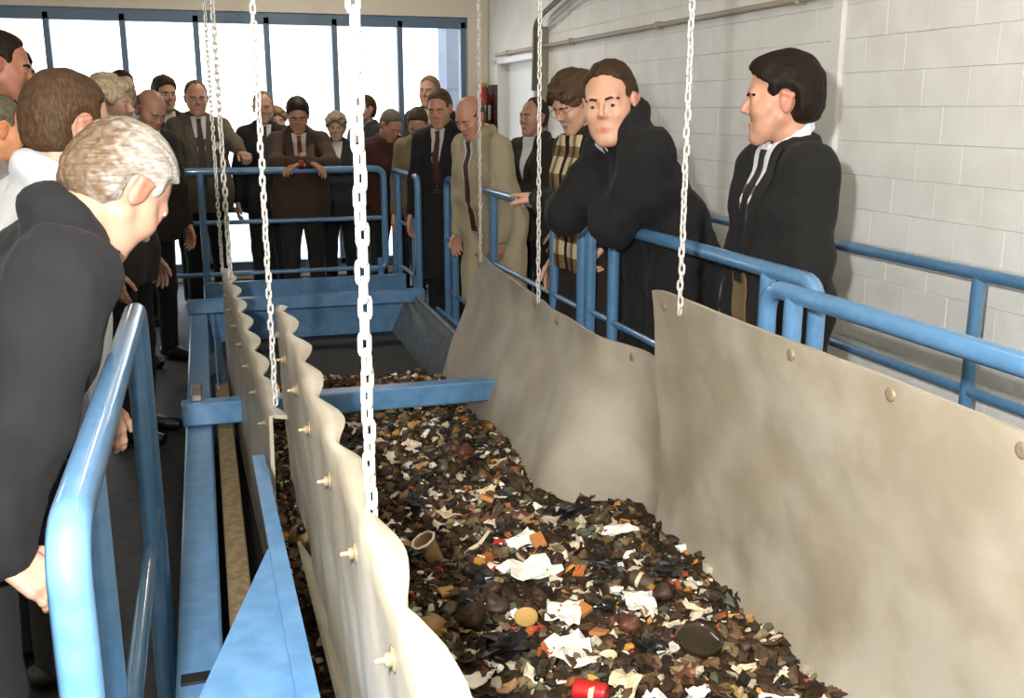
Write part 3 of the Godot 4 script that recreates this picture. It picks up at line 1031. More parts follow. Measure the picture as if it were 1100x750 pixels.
func build_conveyor() -> void:
	var blue := mottled("steel_blue", Color(0.30, 0.46, 0.61), Color(0.35, 0.51, 0.66), 0.02, 1.2, 0.32, 0.06)
	var steel := mottled("bare_steel", Color(0.42, 0.41, 0.39), Color(0.55, 0.53, 0.50), 0.03, 1.0, 0.35, 0.1)
	steel.metallic = 0.6
	var belt := flat("belt_black", Color(0.05, 0.05, 0.05), 0.7)
	var rub := mottled("rubber_beige", Color(0.57, 0.53, 0.455), Color(0.66, 0.63, 0.57), 0.008, 0.6, 0.45, 0.12, 12)
	# conveyor frame with its belt
	var cb := Vector3(0.6, 0, -3.3)
	var cv := thing("conveyor", "long blue steel refuse conveyor running away down the hall", "conveyor", cb)
	put("belt", local_box(Vector3(0.02, 0.14, -6.13), Vector3(1.30, 0.185, 0.6), cb, 0.01), belt, cv)
	put("side_beam", local_box(Vector3(-0.125, 0.28, -6.05), Vector3(-0.03, 0.40, 0.6), cb, 0.006), blue, cv)
	put("side_beam", local_box(Vector3(1.345, 0.22, -6.05), Vector3(1.374, 0.34, 0.6), cb, 0.006), blue, cv)
	put("side_plate", local_box(Vector3(-0.130, 0.0, -5.0), Vector3(-0.118, 0.30, 0.6), cb, 0.003), blue, cv)
	put("side_plate", local_box(Vector3(1.355, 0.0, -6.0), Vector3(1.366, 0.24, 0.6), cb, 0.003), blue, cv)
	for z in [-5.6, -4.0, -2.4, -0.8]:
		for x in [-0.09, 1.34]:
			put("leg", local_box(Vector3(x - 0.035, 0, z - 0.04), Vector3(x + 0.035, 0.29, z + 0.04), cb), blue, cv)
	put("cross_beam", local_box(Vector3(-0.135, 0.405, -3.80), Vector3(1.10, 0.49, -3.72), cb, 0.006), blue, cv)
	put("cross_beam", local_box(Vector3(-0.135, 0.40, -6.02), Vector3(1.26, 0.475, -5.93), cb, 0.006), blue, cv)
	# hopper at the far end
	put("hopper_end_wall", local_box(Vector3(-0.03, 0.02, -6.93), Vector3(1.33, 0.42, -6.90), cb), blue, cv)
	put("hopper_back_plate", local_box(Vector3(-0.03, 0.12, -6.16), Vector3(1.27, 0.39, -6.14), cb), blue, cv)
	put("hopper_side", sheet_like(cb, [Vector3(1.20, 0.42, -6.2), Vector3(1.16, 0.42, -4.2), Vector3(1.02, 0.10, -4.2), Vector3(1.04, 0.10, -6.2)]), steel, cv)
	put("hopper_rim", tube_geo([Vector3(1.215, 0.425, -6.2) - cb, Vector3(1.175, 0.425, -4.2) - cb], 0.016, 8), steel, cv)
	put("hopper_side", sheet_like(cb, [Vector3(0.0, 0.40, -4.3), Vector3(0.0, 0.40, -6.2), Vector3(0.05, 0.10, -6.2), Vector3(0.05, 0.10, -4.3)]), blue, cv)
	# clamp bracket on the near cross beam, timber packing, gusset
	put("clamp_bracket", local_box(Vector3(-0.10, 0.49, -3.95), Vector3(-0.06, 0.515, -3.76), cb), steel, cv)
	put("packing_timber", local_box(Vector3(-0.012, 0.30, -4.4), Vector3(0.045, 0.385, -1.75), cb), mottled("timber", Color(0.42, 0.36, 0.26), Color(0.52, 0.45, 0.33), 0.03, 2.0, 0.8), cv)
	put("gusset_plate", shift(prism_geo([Vector2(0.078, -1.93), Vector2(0.098, -1.93), Vector2(0.105, -1.12), Vector2(-0.135, -1.12)], 0.685, 0.694), -cb), blue, cv)
	put("gusset_flange", shift(prism_geo([Vector2(0.070, -2.46), Vector2(0.100, -2.46), Vector2(0.122, -0.6), Vector2(0.086, -0.6)], 0.6945, 0.704), -cb), blue, cv)
	put("gusset_web", shift(prism_geo([Vector2(-2.40, 0.40), Vector2(-0.6, 0.40), Vector2(-0.6, 0.694), Vector2(-2.40, 0.694)], 0.098, 0.106, 0), -cb), blue, cv)
	put("lining_plate", sheet_like(cb, [Vector3(0.175, 0.44, -2.50), Vector3(0.19, 0.44, -0.6), Vector3(0.26, 0.30, -0.6), Vector3(0.25, 0.30, -2.50)]), rub, cv)
	put("beam_slot_cover", local_box(Vector3(-0.115, 0.401, -1.98), Vector3(-0.055, 0.406, -1.94), cb, 0.001), flat("rubber_black", Color(0.04, 0.04, 0.04), 0.6), cv)
	# hanging rubber skirts
	var wob := FastNoiseLite.new()
	wob.seed = 2; wob.frequency = 0.9
	skirt("large beige rubber skirt bolted in front of the two dark-coated men at right", func(u: float, v: float):
		var z := lerpf(-2.56, -0.45, u)
		var y := lerpf(1.062, 0.22, v)
		var x := 1.20 + 0.05 * v + 0.012 * sin(PI * v) - 0.040 * smoothstep(0.72, 1.0, v) + 0.012 * wob.get_noise_2d(z * 2.0, y * 2.0) + 0.02 * exp(-pow((z + 2.56) / 0.12, 2.0)) * v * v
		var corner := exp(-(u * 40.0)) * 0.012 if v < 0.03 else 0.0
		return Vector3(x, y - corner, z), 40, 16, rub,
		[Vector2(0.035, 0.05), Vector2(0.345, 0.035), Vector2(0.50, 0.035), Vector2(0.655, 0.035), Vector2(0.82, 0.035)], Vector3.LEFT, 0.9, true)
	skirt("beige rubber skirt hanging by chains below the bent trench-coated man", func(u: float, v: float):
		var z := lerpf(-4.45, -2.53, u)
		var top := lerpf(0.905, 0.828, u) - 0.02 * sin(u * PI)
		var y := lerpf(top, 0.20, v)
		var lean := v * v * (3.0 - 2.0 * v)
		var out := smoothstep(-2.98, -2.70, z)
		var x := lerpf(1.195 + 0.060 * out, lerpf(1.0, 1.30, out), lean)
		x += 0.015 * wob.get_noise_2d(z * 3.0 + 7.0, y * 2.0)
		return Vector3(x, y, z), 44, 16, rub,
		[Vector2(0.03, 0.06), Vector2(0.45, 0.05), Vector2(0.59, 0.05), Vector2(0.87, 0.05)], Vector3.LEFT, 0.9, true)
	var nb := []
	for k in 8: nb.append(Vector2(0.03 + k * 0.125, 0.30))
	skirt("bright white scalloped rubber skirt in the foreground held by the thickest chain", func(u: float, v: float):
		var z := lerpf(-2.56, -0.45, u)
		var wave := absf(sin((u - 0.03) * PI / 0.125))
		# the loose upper lip lolls inwards in lobes between the bolts
		var lip := maxf(0.0, 1.0 - v / 0.2)
		var y := 1.06 - 0.012 * lip * lip + 0.008 * lip if v < 0.2 else lerpf(1.06, 0.60, (v - 0.2) / 0.8)
		var x := 0.152 + (0.012 + 0.028 * wave) * lip + 0.022 * v + 0.008 * wob.get_noise_2d(z * 4.0, y * 3.0)
		return Vector3(x, y, z), 96, 15, rub, nb, Vector3.LEFT, 0.9)
	var fb := []
	for k in 8: fb.append(Vector2(0.03 + k * 0.132, 0.27))
	skirt("narrow beige rubber skirt with a row of bolts far left beyond the foreground skirt", func(u: float, v: float):
		var z := lerpf(-4.75, -2.50, u)
		var wave := absf(sin((u - 0.03) * PI / 0.132))
		var lip := maxf(0.0, 1.0 - v / 0.2)
		var top := lerpf(0.835, 0.79, u)
		var y := top if v < 0.2 else lerpf(top, 0.22, (v - 0.2) / 0.8)
		var x := lerpf(0.06, 0.125, u) + (0.010 + 0.035 * wave) * lip - 0.01 * v
		return Vector3(x, y - 0.006 * lip, z), 80, 15, rub, fb, Vector3.LEFT, 0.9)

func sheet_like(base: Vector3, q: Array) -> Geo:
	var g := sheet_geo(func(u: float, v: float): return (q[0] as Vector3).lerp(q[1], u).lerp((q[3] as Vector3).lerp(q[2], u), v), 6, 3, 0.008)
	return shift(g, -base)

# ------------------------------------------------------------------ railings
func railing(label: String, paths: Array, base: Vector3) -> void:
	# each path: [name, points, radius]
	var t := thing("blue_railing", label, "railing", base)
	var m := mottled("rail_blue", Color(0.31, 0.48, 0.63), Color(0.35, 0.52, 0.67), 0.02, 2.0, 0.3)
	m.clearcoat_enabled = true; m.clearcoat = 0.8; m.clearcoat_roughness = 0.08
	for p in paths:
		var pts := []
		for q in p[1]: pts.append(q - base)
		put(p[0], tube_geo(fillet(pts, 0.07, 6) if pts.size() > 2 else pts, p[2], 14), m, t)

func build_railings() -> void:
	var R := 0.024
	var x := 1.55
	railing("blue railing section in front of the man in the pale trench coat", [
		["top_rail", [Vector3(x, 0, -6.55), Vector3(x, 1.1, -6.55), Vector3(x, 1.1, -4.02), Vector3(x, 0, -4.02)], R],
		["mid_rail", [Vector3(x, 0.70, -6.55), Vector3(x, 0.70, -4.02)], 0.014],
		["mid_rail", [Vector3(x, 0.35, -6.55), Vector3(x, 0.35, -4.02)], 0.014],
		["post", [Vector3(x, 0, -6.34), Vector3(x, 1.09, -6.34)], R],
		["post", [Vector3(x, 0, -5.42), Vector3(x, 1.09, -5.42)], R],
		["post", [Vector3(x, 0, -4.38), Vector3(x, 1.09, -4.38)], R]], Vector3(x, 0, -5.3))
	railing("blue railing section the man in the black coat leans on", [
		["top_rail", [Vector3(x, 0, -3.92), Vector3(x, 1.1, -3.92), Vector3(x, 1.1, -2.27), Vector3(x, 0, -2.27)], R],
		["mid_rail", [Vector3(x, 0.71, -3.92), Vector3(x, 0.71, -2.27)], 0.014],
		["mid_rail", [Vector3(x, 0.35, -3.92), Vector3(x, 0.35, -2.27)], 0.014],
		["post", [Vector3(x, 0, -3.67), Vector3(x, 1.09, -3.67)], R],
		["post", [Vector3(x, 0, -2.52), Vector3(x, 1.09, -2.52)], R]], Vector3(x, 0, -3.1))
	x = 1.40
	railing("nearest blue railing at right, below the man with the dark jacket", [
		["top_rail", [Vector3(x, 0, -2.27), Vector3(x, 1.1, -2.27), Vector3(x, 1.1, 0.9), Vector3(x, 0, 0.9)], R],
		["mid_rail", [Vector3(x, 0.60, -2.27), Vector3(x, 0.60, 0.9)], 0.014],
		["post", [Vector3(x, 0, -2.15), Vector3(x, 1.09, -2.15)], R],
		["post", [Vector3(x, 0, -0.9), Vector3(x, 1.09, -0.9)], R]], Vector3(x, 0, -1.0))
	x = 2.53
	railing("blue handrail running close along the white brick wall", [
		["top_rail", [Vector3(x, 1.0, -5.2), Vector3(x, 1.0, 1.0)], R],
		["mid_rail", [Vector3(x, 0.585, -5.2), Vector3(x, 0.585, 1.0)], 0.020],
		["post", [Vector3(x, 0, -5.1), Vector3(x, 0.99, -5.1)], R],
		["post", [Vector3(x, 0, -2.77), Vector3(x, 0.99, -2.77)], R],
		["post", [Vector3(x, 0, -0.6), Vector3(x, 0.99, -0.6)], R]], Vector3(x, 0, -2.0))
	var z := -7.2
	railing("blue railing across the far end in front of the crowd", [
		["top_rail", [Vector3(-0.30, 0, z), Vector3(-0.30, 1.14, z), Vector3(1.24, 1.14, z), Vector3(1.24, 0.42, z), Vector3(1.0, 0.42, z)], R],
		["mid_rail", [Vector3(-0.30, 0.79, z), Vector3(1.24, 0.79, z)], 0.016],
		["mid_rail", [Vector3(-0.30, 0.43, z), Vector3(1.1, 0.43, z)], 0.016],
		["post", [Vector3(-0.02, 0, z), Vector3(-0.02, 1.13, z)], R],
		["post", [Vector3(1.05, 0, z), Vector3(1.05, 1.13, z)], R],
		["post", [Vector3(1.20, 0, z + 0.0), Vector3(1.20, 0.5, z)], R]], Vector3(0.5, 0, z))
	railing("short blue corner railing between the far railing and the right-hand one", [
		["top_rail", [Vector3(1.36, 0, -7.45), Vector3(1.36, 1.11, -7.45), Vector3(1.38, 1.11, -6.68), Vector3(1.38, 0, -6.68)], R],
		["mid_rail", [Vector3(1.36, 0.75, -7.45), Vector3(1.38, 0.75, -6.68)], 0.014],
		["mid_rail", [Vector3(1.36, 0.42, -7.45), Vector3(1.38, 0.42, -6.68)], 0.014],
		["post", [Vector3(1.36, 0, -7.30), Vector3(1.36, 1.10, -7.30)], R],
		["post", [Vector3(1.38, 0, -6.80), Vector3(1.38, 1.10, -6.80)], R]], Vector3(1.37, 0, -7.0))
	x = -0.17
	railing("near blue railing at left below the white-haired man", [
		["top_rail", [Vector3(x, 0, -2.44), Vector3(x, 1.1, -2.44), Vector3(x, 1.1, -1.10), Vector3(x, 0, -1.10)], R],
		["mid_rail", [Vector3(x, 0.60, -2.44), Vector3(x, 0.60, -1.10)], 0.016],
		["post", [Vector3(x + 0.005, 0, -1.32), Vector3(x + 0.005, 1.09, -1.32)], 0.018],
		["post", [Vector3(x + 0.005, 0, -2.2), Vector3(x + 0.005, 1.09, -2.2)], 0.018]], Vector3(x, 0, -1.8))

# ------------------------------------------------------------------ chains
func chain(label: String, from: Vector3, top: float, pitch := 0.0217) -> void:
	var t := thing("hanging_chain", label, "chain", from, "chains hanging from the ceiling")
	var w := pitch * 0.155
	var path := []
	var half := pitch * 0.5
	var wide := pitch * 0.28
	for s in [-1.0, 1.0]:
		for j in 6:
			var a := PI * j / 5.0
			path.append(Vector3(s * cos(a) * wide, s * (half - wide + w + sin(a) * wide), 0))
	var lm := tube_geo(path, w, 6, true).mesh()
	var zinc := flat("chain_zinc", Color(0.80, 0.79, 0.76), 0.35, 0.35)
	var cnt := int((top - from.y) / pitch)
	var yaw := 0.5
	for k in cnt:
		put("link", lm, zinc, t, Transform3D(Basis(Vector3.UP, yaw + (PI / 2 if k % 2 else 0.0) + 0.25 * sin(k * 0.37)), Vector3(0.0012 * sin(k * 1.7), (k + 0.5) * pitch, 0.0012 * cos(k * 1.3))))

func build_chains() -> void:
	chain("thick bright chain in the foreground holding the white scalloped skirt", Vector3(0.172, 1.05, -1.16), 3.29)
	chain("chain at left ending at the near end of the narrow beige skirt", Vector3(0.135, 0.83, -2.47), 3.29, 0.0195)
	chain("left one of the two thin far chains in front of the grey-jacketed man", Vector3(0.055, 0.83, -4.68), 3.29, 0.021)
	chain("right one of the two thin far chains in front of the grey-jacketed man", Vector3(0.085, 0.83, -4.50), 3.29, 0.030)
	chain("chain holding the skirt in front of the pointing hand", Vector3(1.185, 0.84, -3.53), 3.29, 0.021)
	chain("chain holding the corner of the large skirt in front of the black coat", Vector3(1.19, 1.02, -2.36), 3.29, 0.022)
	chain("faint thin chain hanging in front of the pale trench coat", Vector3(1.185, 0.88, -4.36), 3.29, 0.020)

# ------------------------------------------------------------------ the visitors
var cast := []
var made := []

func add_person(c: Dictionary) -> void:
	cast.append(c)

func build_one(k: int) -> void:
	made[k] = figure(cast[k])

func build_people() -> void:
	head_fine = head_geo(0.0036)
	head_plain = head_geo(0.0085)
	hands["relaxed"] = hand_geo([0.35, 0.42, 0.48, 0.52], 0.7)
	hands["grip"] = hand_geo([0.95, 1.0, 1.0, 0.95], 0.5)
	hands["point"] = hand_geo([0.12, 0.35, 0.5, 0.6], 0.6)
	hands["flat"] = hand_geo([0.15, 0.15, 0.18, 0.2], 0.5)
	cast_list()
	made.resize(cast.size())
	var id := WorkerThreadPool.add_group_task(build_one, cast.size(), 4, true)
	WorkerThreadPool.wait_for_group_task_completion(id)
	var plaid := plaid_material()
	for k in cast.size():
		var c: Dictionary = cast[k]
		var t := thing("person", c.label, "person", c.foot, "visitors watching the conveyor")
		t.basis = Basis(Vector3.UP, deg_to_rad(c.yaw)).scaled(Vector3.ONE * float(c.size))
		for p in made[k]:
			var m: Material
			match p[2]:
				"coat": m = cloth(c.coat, c.get("coat_rough", 0.9))
				"trousers": m = cloth(c.get("trousers", Color(0.07, 0.07, 0.08)))
				"shoe": m = flat("shoe_leather", Color(0.06, 0.05, 0.045), 0.35)
				"skin": m = painted("skin", 0.48)
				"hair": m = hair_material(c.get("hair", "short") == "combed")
				"eye": m = painted("eye", 0.15)
				"shirt": m = cloth(c.shirt, 0.8)
				"tie": m = cloth(c.tie, 0.6)
				"vest": m = cloth(c.vest, 0.9)
				"scarf": m = plaid
				"badge": m = flat("paper_white", Color(0.92, 0.91, 0.88), 0.7)
				"metal": m = flat("wire", Color(0.7, 0.6, 0.4), 0.3, 0.8)
			var under: Node = t
			if p[0] in ["lapel", "name_badge"]: under = t.get_child(0)
			elif p[0] in ["eye", "eyebrow"]: under = t.get_node("body")
			put(p[0], p[1], m, under)

func hair_material(swept: bool) -> StandardMaterial3D:
	var key := "hair_swept" if swept else "hair"
	if not mats.has(key):
		var m := painted(key, 0.6, 0.3)
		var ramp := Gradient.new()
		ramp.offsets = PackedFloat32Array([0.3, 0.7])
		ramp.colors = PackedColorArray([Color(0.74, 0.71, 0.68), Color(1, 1, 1)])
		m.albedo_texture = noise_tex(0.05, false, 1.0, 17, 3, ramp, 256)
		m.normal_enabled = true
		m.normal_texture = noise_tex(0.05, true, 4.0, 17, 3, null, 256)
		m.normal_scale = 0.45
		m.uv1_triplanar = true
		m.uv1_scale = Vector3(9, 9, 1.6) if swept else Vector3(12, 2.5, 9)
		mats[key] = m
	return mats[key]

func plaid_material() -> StandardMaterial3D:
	var im := Image.create(256, 64, false, Image.FORMAT_RGB8)
	for y in 64:
		for x in 256:
			var a := 1 if (x % 64) < 32 else 0
			var b := 1 if (y % 44) < 24 else 0
			var col := [Color(0.20, 0.15, 0.11), Color(0.50, 0.40, 0.26), Color(0.80, 0.74, 0.60)][a + b] as Color
			if (x % 64) == 48 or y == 12: col = col.lerp(Color(0.12, 0.08, 0.06), 0.5)
			im.set_pixel(x, y, col)
	var m := StandardMaterial3D.new()
	m.albedo_texture = ImageTexture.create_from_image(im)
	m.uv1_scale = Vector3(1, 1, 1)
	m.roughness = 0.95
	return m

func cast_list() -> void:
	var dark_brown := Color(0.030, 0.017, 0.010)
	var brown := Color(0.075, 0.042, 0.022)
	var grey := Color(0.20, 0.18, 0.16)
	var blond := Color(0.30, 0.21, 0.11)
	var black_coat := Color(0.055, 0.055, 0.06)
	add_person({label = "man in dark navy suit with slicked-back white hair, bending over the left railing", near = true, cell = 0.012,
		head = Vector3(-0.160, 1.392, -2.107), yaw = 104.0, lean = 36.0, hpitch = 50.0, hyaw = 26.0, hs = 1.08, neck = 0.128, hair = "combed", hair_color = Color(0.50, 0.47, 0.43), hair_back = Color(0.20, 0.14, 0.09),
		skin = Color(0.52, 0.29, 0.20), collar = 0.022, coat = Color(0.075, 0.075, 0.09), trousers = Color(0.07, 0.07, 0.08), shirt = Color(0.88, 0.88, 0.90), vee = 1.15, wide = 1.35, sleeve = 1.25, crease = 0.018,
		right = {at = Vector3(-0.405, 0.705, -1.80), pose = "relaxed", fingers = Vector3(0.75, -0.65, 0.1), back = Vector3(0.3, 0.6, 0.7)}, left = {at = Vector3(-0.40, 0.92, -2.45), pose = "relaxed"}})
	add_person({label = "brown-haired man in a white shirt behind the white-haired man", near = true,
		head = Vector3(-0.330, 1.504, -2.940), yaw = 120.0, lean = 22.0, hpitch = 14.0, hyaw = 8.0, hs = 1.18, hair = "short", hair_color = Color(0.095, 0.055, 0.030), skin = Color(0.56, 0.32, 0.21),
		coat = Color(0.80, 0.81, 0.83), collar = 0.018, lapel = false, shirt = Color(0.78, 0.84, 0.92)})
	add_person({label = "dark-haired man cut off by the left edge, face turned right", head = Vector3(-0.739, 1.717, -4.571), yaw = 95.0, hpitch = 12.0, hair = "short", hair_color = dark_brown,
		skin = Color(0.42, 0.18, 0.11), coat = Color(0.11, 0.09, 0.09), shirt = Color(0.80, 0.72, 0.70), tie = Color(0.40, 0.10, 0.09)})
	add_person({label = "dark-haired visitor just behind the man at the left edge", head = Vector3(-0.933, 1.727, -6.139), yaw = 60.0, hair = "full", hair_color = dark_brown,
		skin = Color(0.45, 0.24, 0.16), coat = Color(0.12, 0.10, 0.10), shirt = Color(0.75, 0.72, 0.70)})
	add_person({label = "grey-haired man at the left edge, only his ear and nape in view", head = Vector3(-0.645, 1.484, -3.730), yaw = 125.0, lean = 6.0, hpitch = 10.0, hair = "short", hair_color = Color(0.16, 0.14, 0.10),
		skin = Color(0.62, 0.28, 0.14), coat = Color(0.50, 0.50, 0.48), shirt = Color(0.85, 0.85, 0.85)})
	add_person({label = "visitor with fluffy pale blond hair behind the brown-haired man", head = Vector3(-0.373, 1.566, -4.958), yaw = 70.0, hair = "woman", hair_color = Color(0.55, 0.45, 0.30),
		skin = Color(0.5, 0.28, 0.2), coat = Color(0.16, 0.15, 0.14)})
	add_person({label = "dark-haired visitor at the back whose hair top shows left of the bald man", head = Vector3(-0.490, 1.682, -7.605), yaw = 30.0, hair = "short", hair_color = dark_brown,
		skin = Color(0.42, 0.22, 0.15), coat = Color(0.10, 0.10, 0.10), shirt = Color(0.8, 0.8, 0.8)})
	add_person({label = "bald man with a grey fringe looking down, right of the white-haired man", head = Vector3(-0.269, 1.545, -6.427), yaw = 40.0, lean = 8.0, hpitch = 34.0, hair = "bald", hair_color = grey,
		skin = Color(0.44, 0.22, 0.14), coat = Color(0.13, 0.11, 0.09), shirt = Color(0.7, 0.7, 0.7), trousers = Color(0.06, 0.06, 0.07)})
	add_person({label = "tall dark-haired man behind the bald man at the window", head = Vector3(-0.239, 1.669, -8.385), yaw = 25.0, hpitch = 8.0, hair = "full", hair_color = Color(0.06, 0.035, 0.022),
		skin = Color(0.45, 0.24, 0.16), coat = Color(0.14, 0.12, 0.10), shirt = Color(0.75, 0.73, 0.70)})
	add_person({label = "man in an open grey-brown jacket with a name badge, hand on the far railing", head = Vector3(-0.008, 1.631, -7.982), yaw = 6.0, hpitch = 8.0, hair = "receding", hair_color = Color(0.13, 0.10, 0.075),
		skin = Color(0.42, 0.22, 0.14), coat = Color(0.33, 0.29, 0.24), shirt = Color(0.80, 0.78, 0.74), tie = Color(0.16, 0.10, 0.08), vee = 1.05, badge = true, wide = 1.15,
		left = {at = Vector3(0.33, 1.17, -7.32), pose = "grip", fingers = Vector3(0.3, -0.1, 1.0)}})
	add_person({label = "man in a dark suit with pale hair between the grey and brown jackets", head = Vector3(0.483, 1.564, -8.138), yaw = -6.0, hpitch = 6.0, hair = "receding", hair_color = Color(0.20, 0.15, 0.10),
		skin = Color(0.44, 0.24, 0.16), coat = Color(0.085, 0.08, 0.08), shirt = Color(0.82, 0.81, 0.78), tie = Color(0.10, 0.09, 0.10), vee = 1.12})
	add_person({label = "small blond woman half hidden left of the man in the brown jacket", head = Vector3(0.616, 1.452, -8.714), yaw = 5.0, hair = "woman", hair_color = Color(0.35, 0.22, 0.11),
		skin = Color(0.52, 0.30, 0.21), coat = Color(0.12, 0.09, 0.08)})
	add_person({label = "man in a brown jacket with red tie, forearms folded on the far railing", head = Vector3(0.676, 1.511, -7.420), yaw = -4.0, lean = 14.0, hpitch = 26.0, hair = "full", hair_color = dark_brown,
		skin = Color(0.40, 0.20, 0.13), coat = Color(0.235, 0.165, 0.115), shirt = Color(0.75, 0.72, 0.68), tie = Color(0.45, 0.09, 0.07), vee = 1.22, wide = 1.15, trousers = Color(0.12, 0.10, 0.085),
		left = {at = Vector3(0.66, 1.19, -7.20), pose = "relaxed", pole = Vector3(1, -0.5, 0.2), fingers = Vector3(-0.8, -0.3, 0.4)}, right = {at = Vector3(0.72, 1.20, -7.18), pose = "relaxed", pole = Vector3(-1, -0.5, 0.2), fingers = Vector3(0.7, -0.5, 0.4)}})
	add_person({label = "woman with curly grey hair and a dark coat right of the brown jacket", head = Vector3(1.063, 1.411, -8.350), yaw = -12.0, hpitch = 8.0, hair = "woman", hair_color = Color(0.30, 0.25, 0.18),
		skin = Color(0.46, 0.27, 0.19), coat = Color(0.12, 0.14, 0.14), shirt = Color(0.80, 0.80, 0.76)})
	add_person({label = "brown-haired man at the back looking left, in front of the third window post from right", head = Vector3(1.36, 1.550, -8.75), yaw = -60.0, hair = "short", hair_color = brown,
		skin = Color(0.44, 0.25, 0.17), coat = Color(0.13, 0.13, 0.12), shirt = Color(0.7, 0.7, 0.66)})
	add_person({label = "grey-haired man in a reddish brown jacket bowing at the corner railing", head = Vector3(1.396, 1.432, -7.717), yaw = -15.0, lean = 20.0, hpitch = 38.0, hyaw = 40.0, hair = "short", hair_color = Color(0.17, 0.14, 0.11),
		skin = Color(0.46, 0.23, 0.15), coat = Color(0.24, 0.11, 0.075), trousers = Color(0.06, 0.06, 0.06)})
	add_person({label = "bowing man in a beige coat with black scarf front at the corner railing", head = Vector3(1.511, 1.445, -7.257), yaw = -35.0, lean = 18.0, hpitch = 38.0, hyaw = 15.0, hair = "short", hair_color = Color(0.085, 0.05, 0.03),
		skin = Color(0.46, 0.23, 0.15), coat = Color(0.47, 0.40, 0.29), shirt = Color(0.10, 0.10, 0.10), tie = Color(0.08, 0.08, 0.08), trousers = Color(0.09, 0.08, 0.07)})
	add_person({label = "fair-haired man farthest back by the right end of the window", head = Vector3(1.894, 1.697, -8.599), yaw = -35.0, hair = "short", hair_color = blond,
		skin = Color(0.46, 0.26, 0.18), coat = Color(0.12, 0.11, 0.11), shirt = Color(0.8, 0.8, 0.8)})
	add_person({label = "man in a black suit and dark red tie left of the pale trench coat", head = Vector3(1.528, 1.556, -6.631), yaw = -40.0, lean = 8.0, hpitch = 18.0, hyaw = 8.0, hair = "short", hair_color = Color(0.12, 0.07, 0.04),
		skin = Color(0.46, 0.23, 0.15), coat = Color(0.06, 0.06, 0.065), shirt = Color(0.75, 0.74, 0.72), tie = Color(0.24, 0.09, 0.08), vee = 1.1, long = true})
	add_person({label = "balding man in a pale beige trench coat looking down over the railing", near = true, cell = 0.017, head = Vector3(1.497, 1.508, -5.716), yaw = -72.0, lean = 15.0, hpitch = 32.0, hyaw = 16.0, hair = "bald", hair_color = Color(0.16, 0.11, 0.075),
		skin = Color(0.50, 0.25, 0.17), coat = Color(0.66, 0.61, 0.50), long = true, wide = 1.45, fat = 0.02, sleeve = 1.2, shirt = Color(0.80, 0.81, 0.82), tie = Color(0.26, 0.11, 0.085), vee = 0.98, collar = 0.024, trousers = Color(0.44, 0.40, 0.32), coat_name = "trench_coat", crease = 0.020})
	add_person({label = "bearded man in a dark brown jacket standing by the white doorway", near = true, cell = 0.02, head = Vector3(2.023, 1.504, -6.145), yaw = -60.0, hyaw = -8.0, hpitch = 2.0, hair = "receding", hair_color = Color(0.06, 0.045, 0.035),
		skin = Color(0.42, 0.22, 0.15), coat = Color(0.15, 0.115, 0.095), shirt = Color(0.78, 0.78, 0.78), vee = 1.2})
	add_person({label = "short-haired woman with glasses and a cream and brown plaid scarf", near = true, cell = 0.017, head = Vector3(1.568, 1.574, -4.205), yaw = -85.0, lean = 9.0, hpitch = 28.0, hyaw = 12.0, hs = 0.98, hair = "woman", hair_color = Color(0.10, 0.06, 0.035),
		skin = Color(0.56, 0.32, 0.22), coat = Color(0.12, 0.085, 0.07), scarf = true, glasses = true, lapel = false, coat_name = "coat", long = true,
		left = {at = Vector3(1.66, 0.98, -4.02), pose = "grip"}})
	add_person({label = "man in a heavy black overcoat leaning on the railing and looking out", near = true, cell = 0.014, head = Vector3(1.423, 1.570, -3.441), yaw = -88.0, lean = 30.0, hpitch = 6.0, hyaw = 50.0, hroll = 6.0, hs = 1.14, hair = "short", hair_color = Color(0.065, 0.038, 0.022), look = 8.0, neck = 0.112, collar_up = 0.03,
		skin = Color(0.62, 0.34, 0.23), coat = Color(0.040, 0.040, 0.044), long = true, wide = 1.2, sleeve = 1.25, collar = 0.032, shirt = Color(0.90, 0.90, 0.90), vee = 1.415, vee_wide = 0.6, coat_name = "overcoat", crease = 0.020, lapel = false,
		right = {at = Vector3(1.325, 1.195, -3.93), pose = "point", pole = Vector3(0.2, -1, 0.6), fingers = Vector3(-0.25, 0.06, -0.9)}, left = {at = Vector3(1.43, 1.235, -3.64), pose = "relaxed", pole = Vector3(0.5, -0.5, 0.1), fingers = Vector3(-0.1, -0.3, -1.0)}})
	add_person({label = "dark-haired man in a black jacket with white collar, in profile near the wall", near = true, cell = 0.014, head = Vector3(1.790, 1.580, -2.903), yaw = -96.0, lean = 2.0, hpitch = 4.0, hyaw = -22.0, hs = 1.16, hair = "full", hair_color = Color(0.022, 0.014, 0.010),
		skin = Color(0.58, 0.30, 0.20), coat = Color(0.055, 0.052, 0.05), wide = 1.35, sleeve = 1.3, collar = 0.020, collar_up = -0.012, shirt_up = 0.008, shirt_lift = 0.016, shirt_r = 0.066, vee_wide = 1.25, shirt = Color(0.88, 0.89, 0.92), tie = Color(0.09, 0.10, 0.12), vest = Color(0.46, 0.38, 0.24), vee = 1.08, fat = 0.01})

# ------------------------------------------------------------------ refuse
var lumps := FastNoiseLite.new()
var rnd := RandomNumberGenerator.new()

func heap(x: float, z: float) -> float:
	var h := 0.325 if z > -4.4 else lerpf(0.325, 0.20, clampf((-4.3 - z) / 0.6, 0, 1))
	h += 0.035 * lumps.get_noise_2d(x * 3.0, z * 3.0) + 0.020 * lumps.get_noise_2d(x * 14.0, z * 14.0) + 0.010 * lumps.get_noise_2d(x * 40.0, z * 40.0)
	return h

func right_edge(z: float) -> float:
	return lerpf(1.02, 1.24, smoothstep(-2.88, -2.74, z))

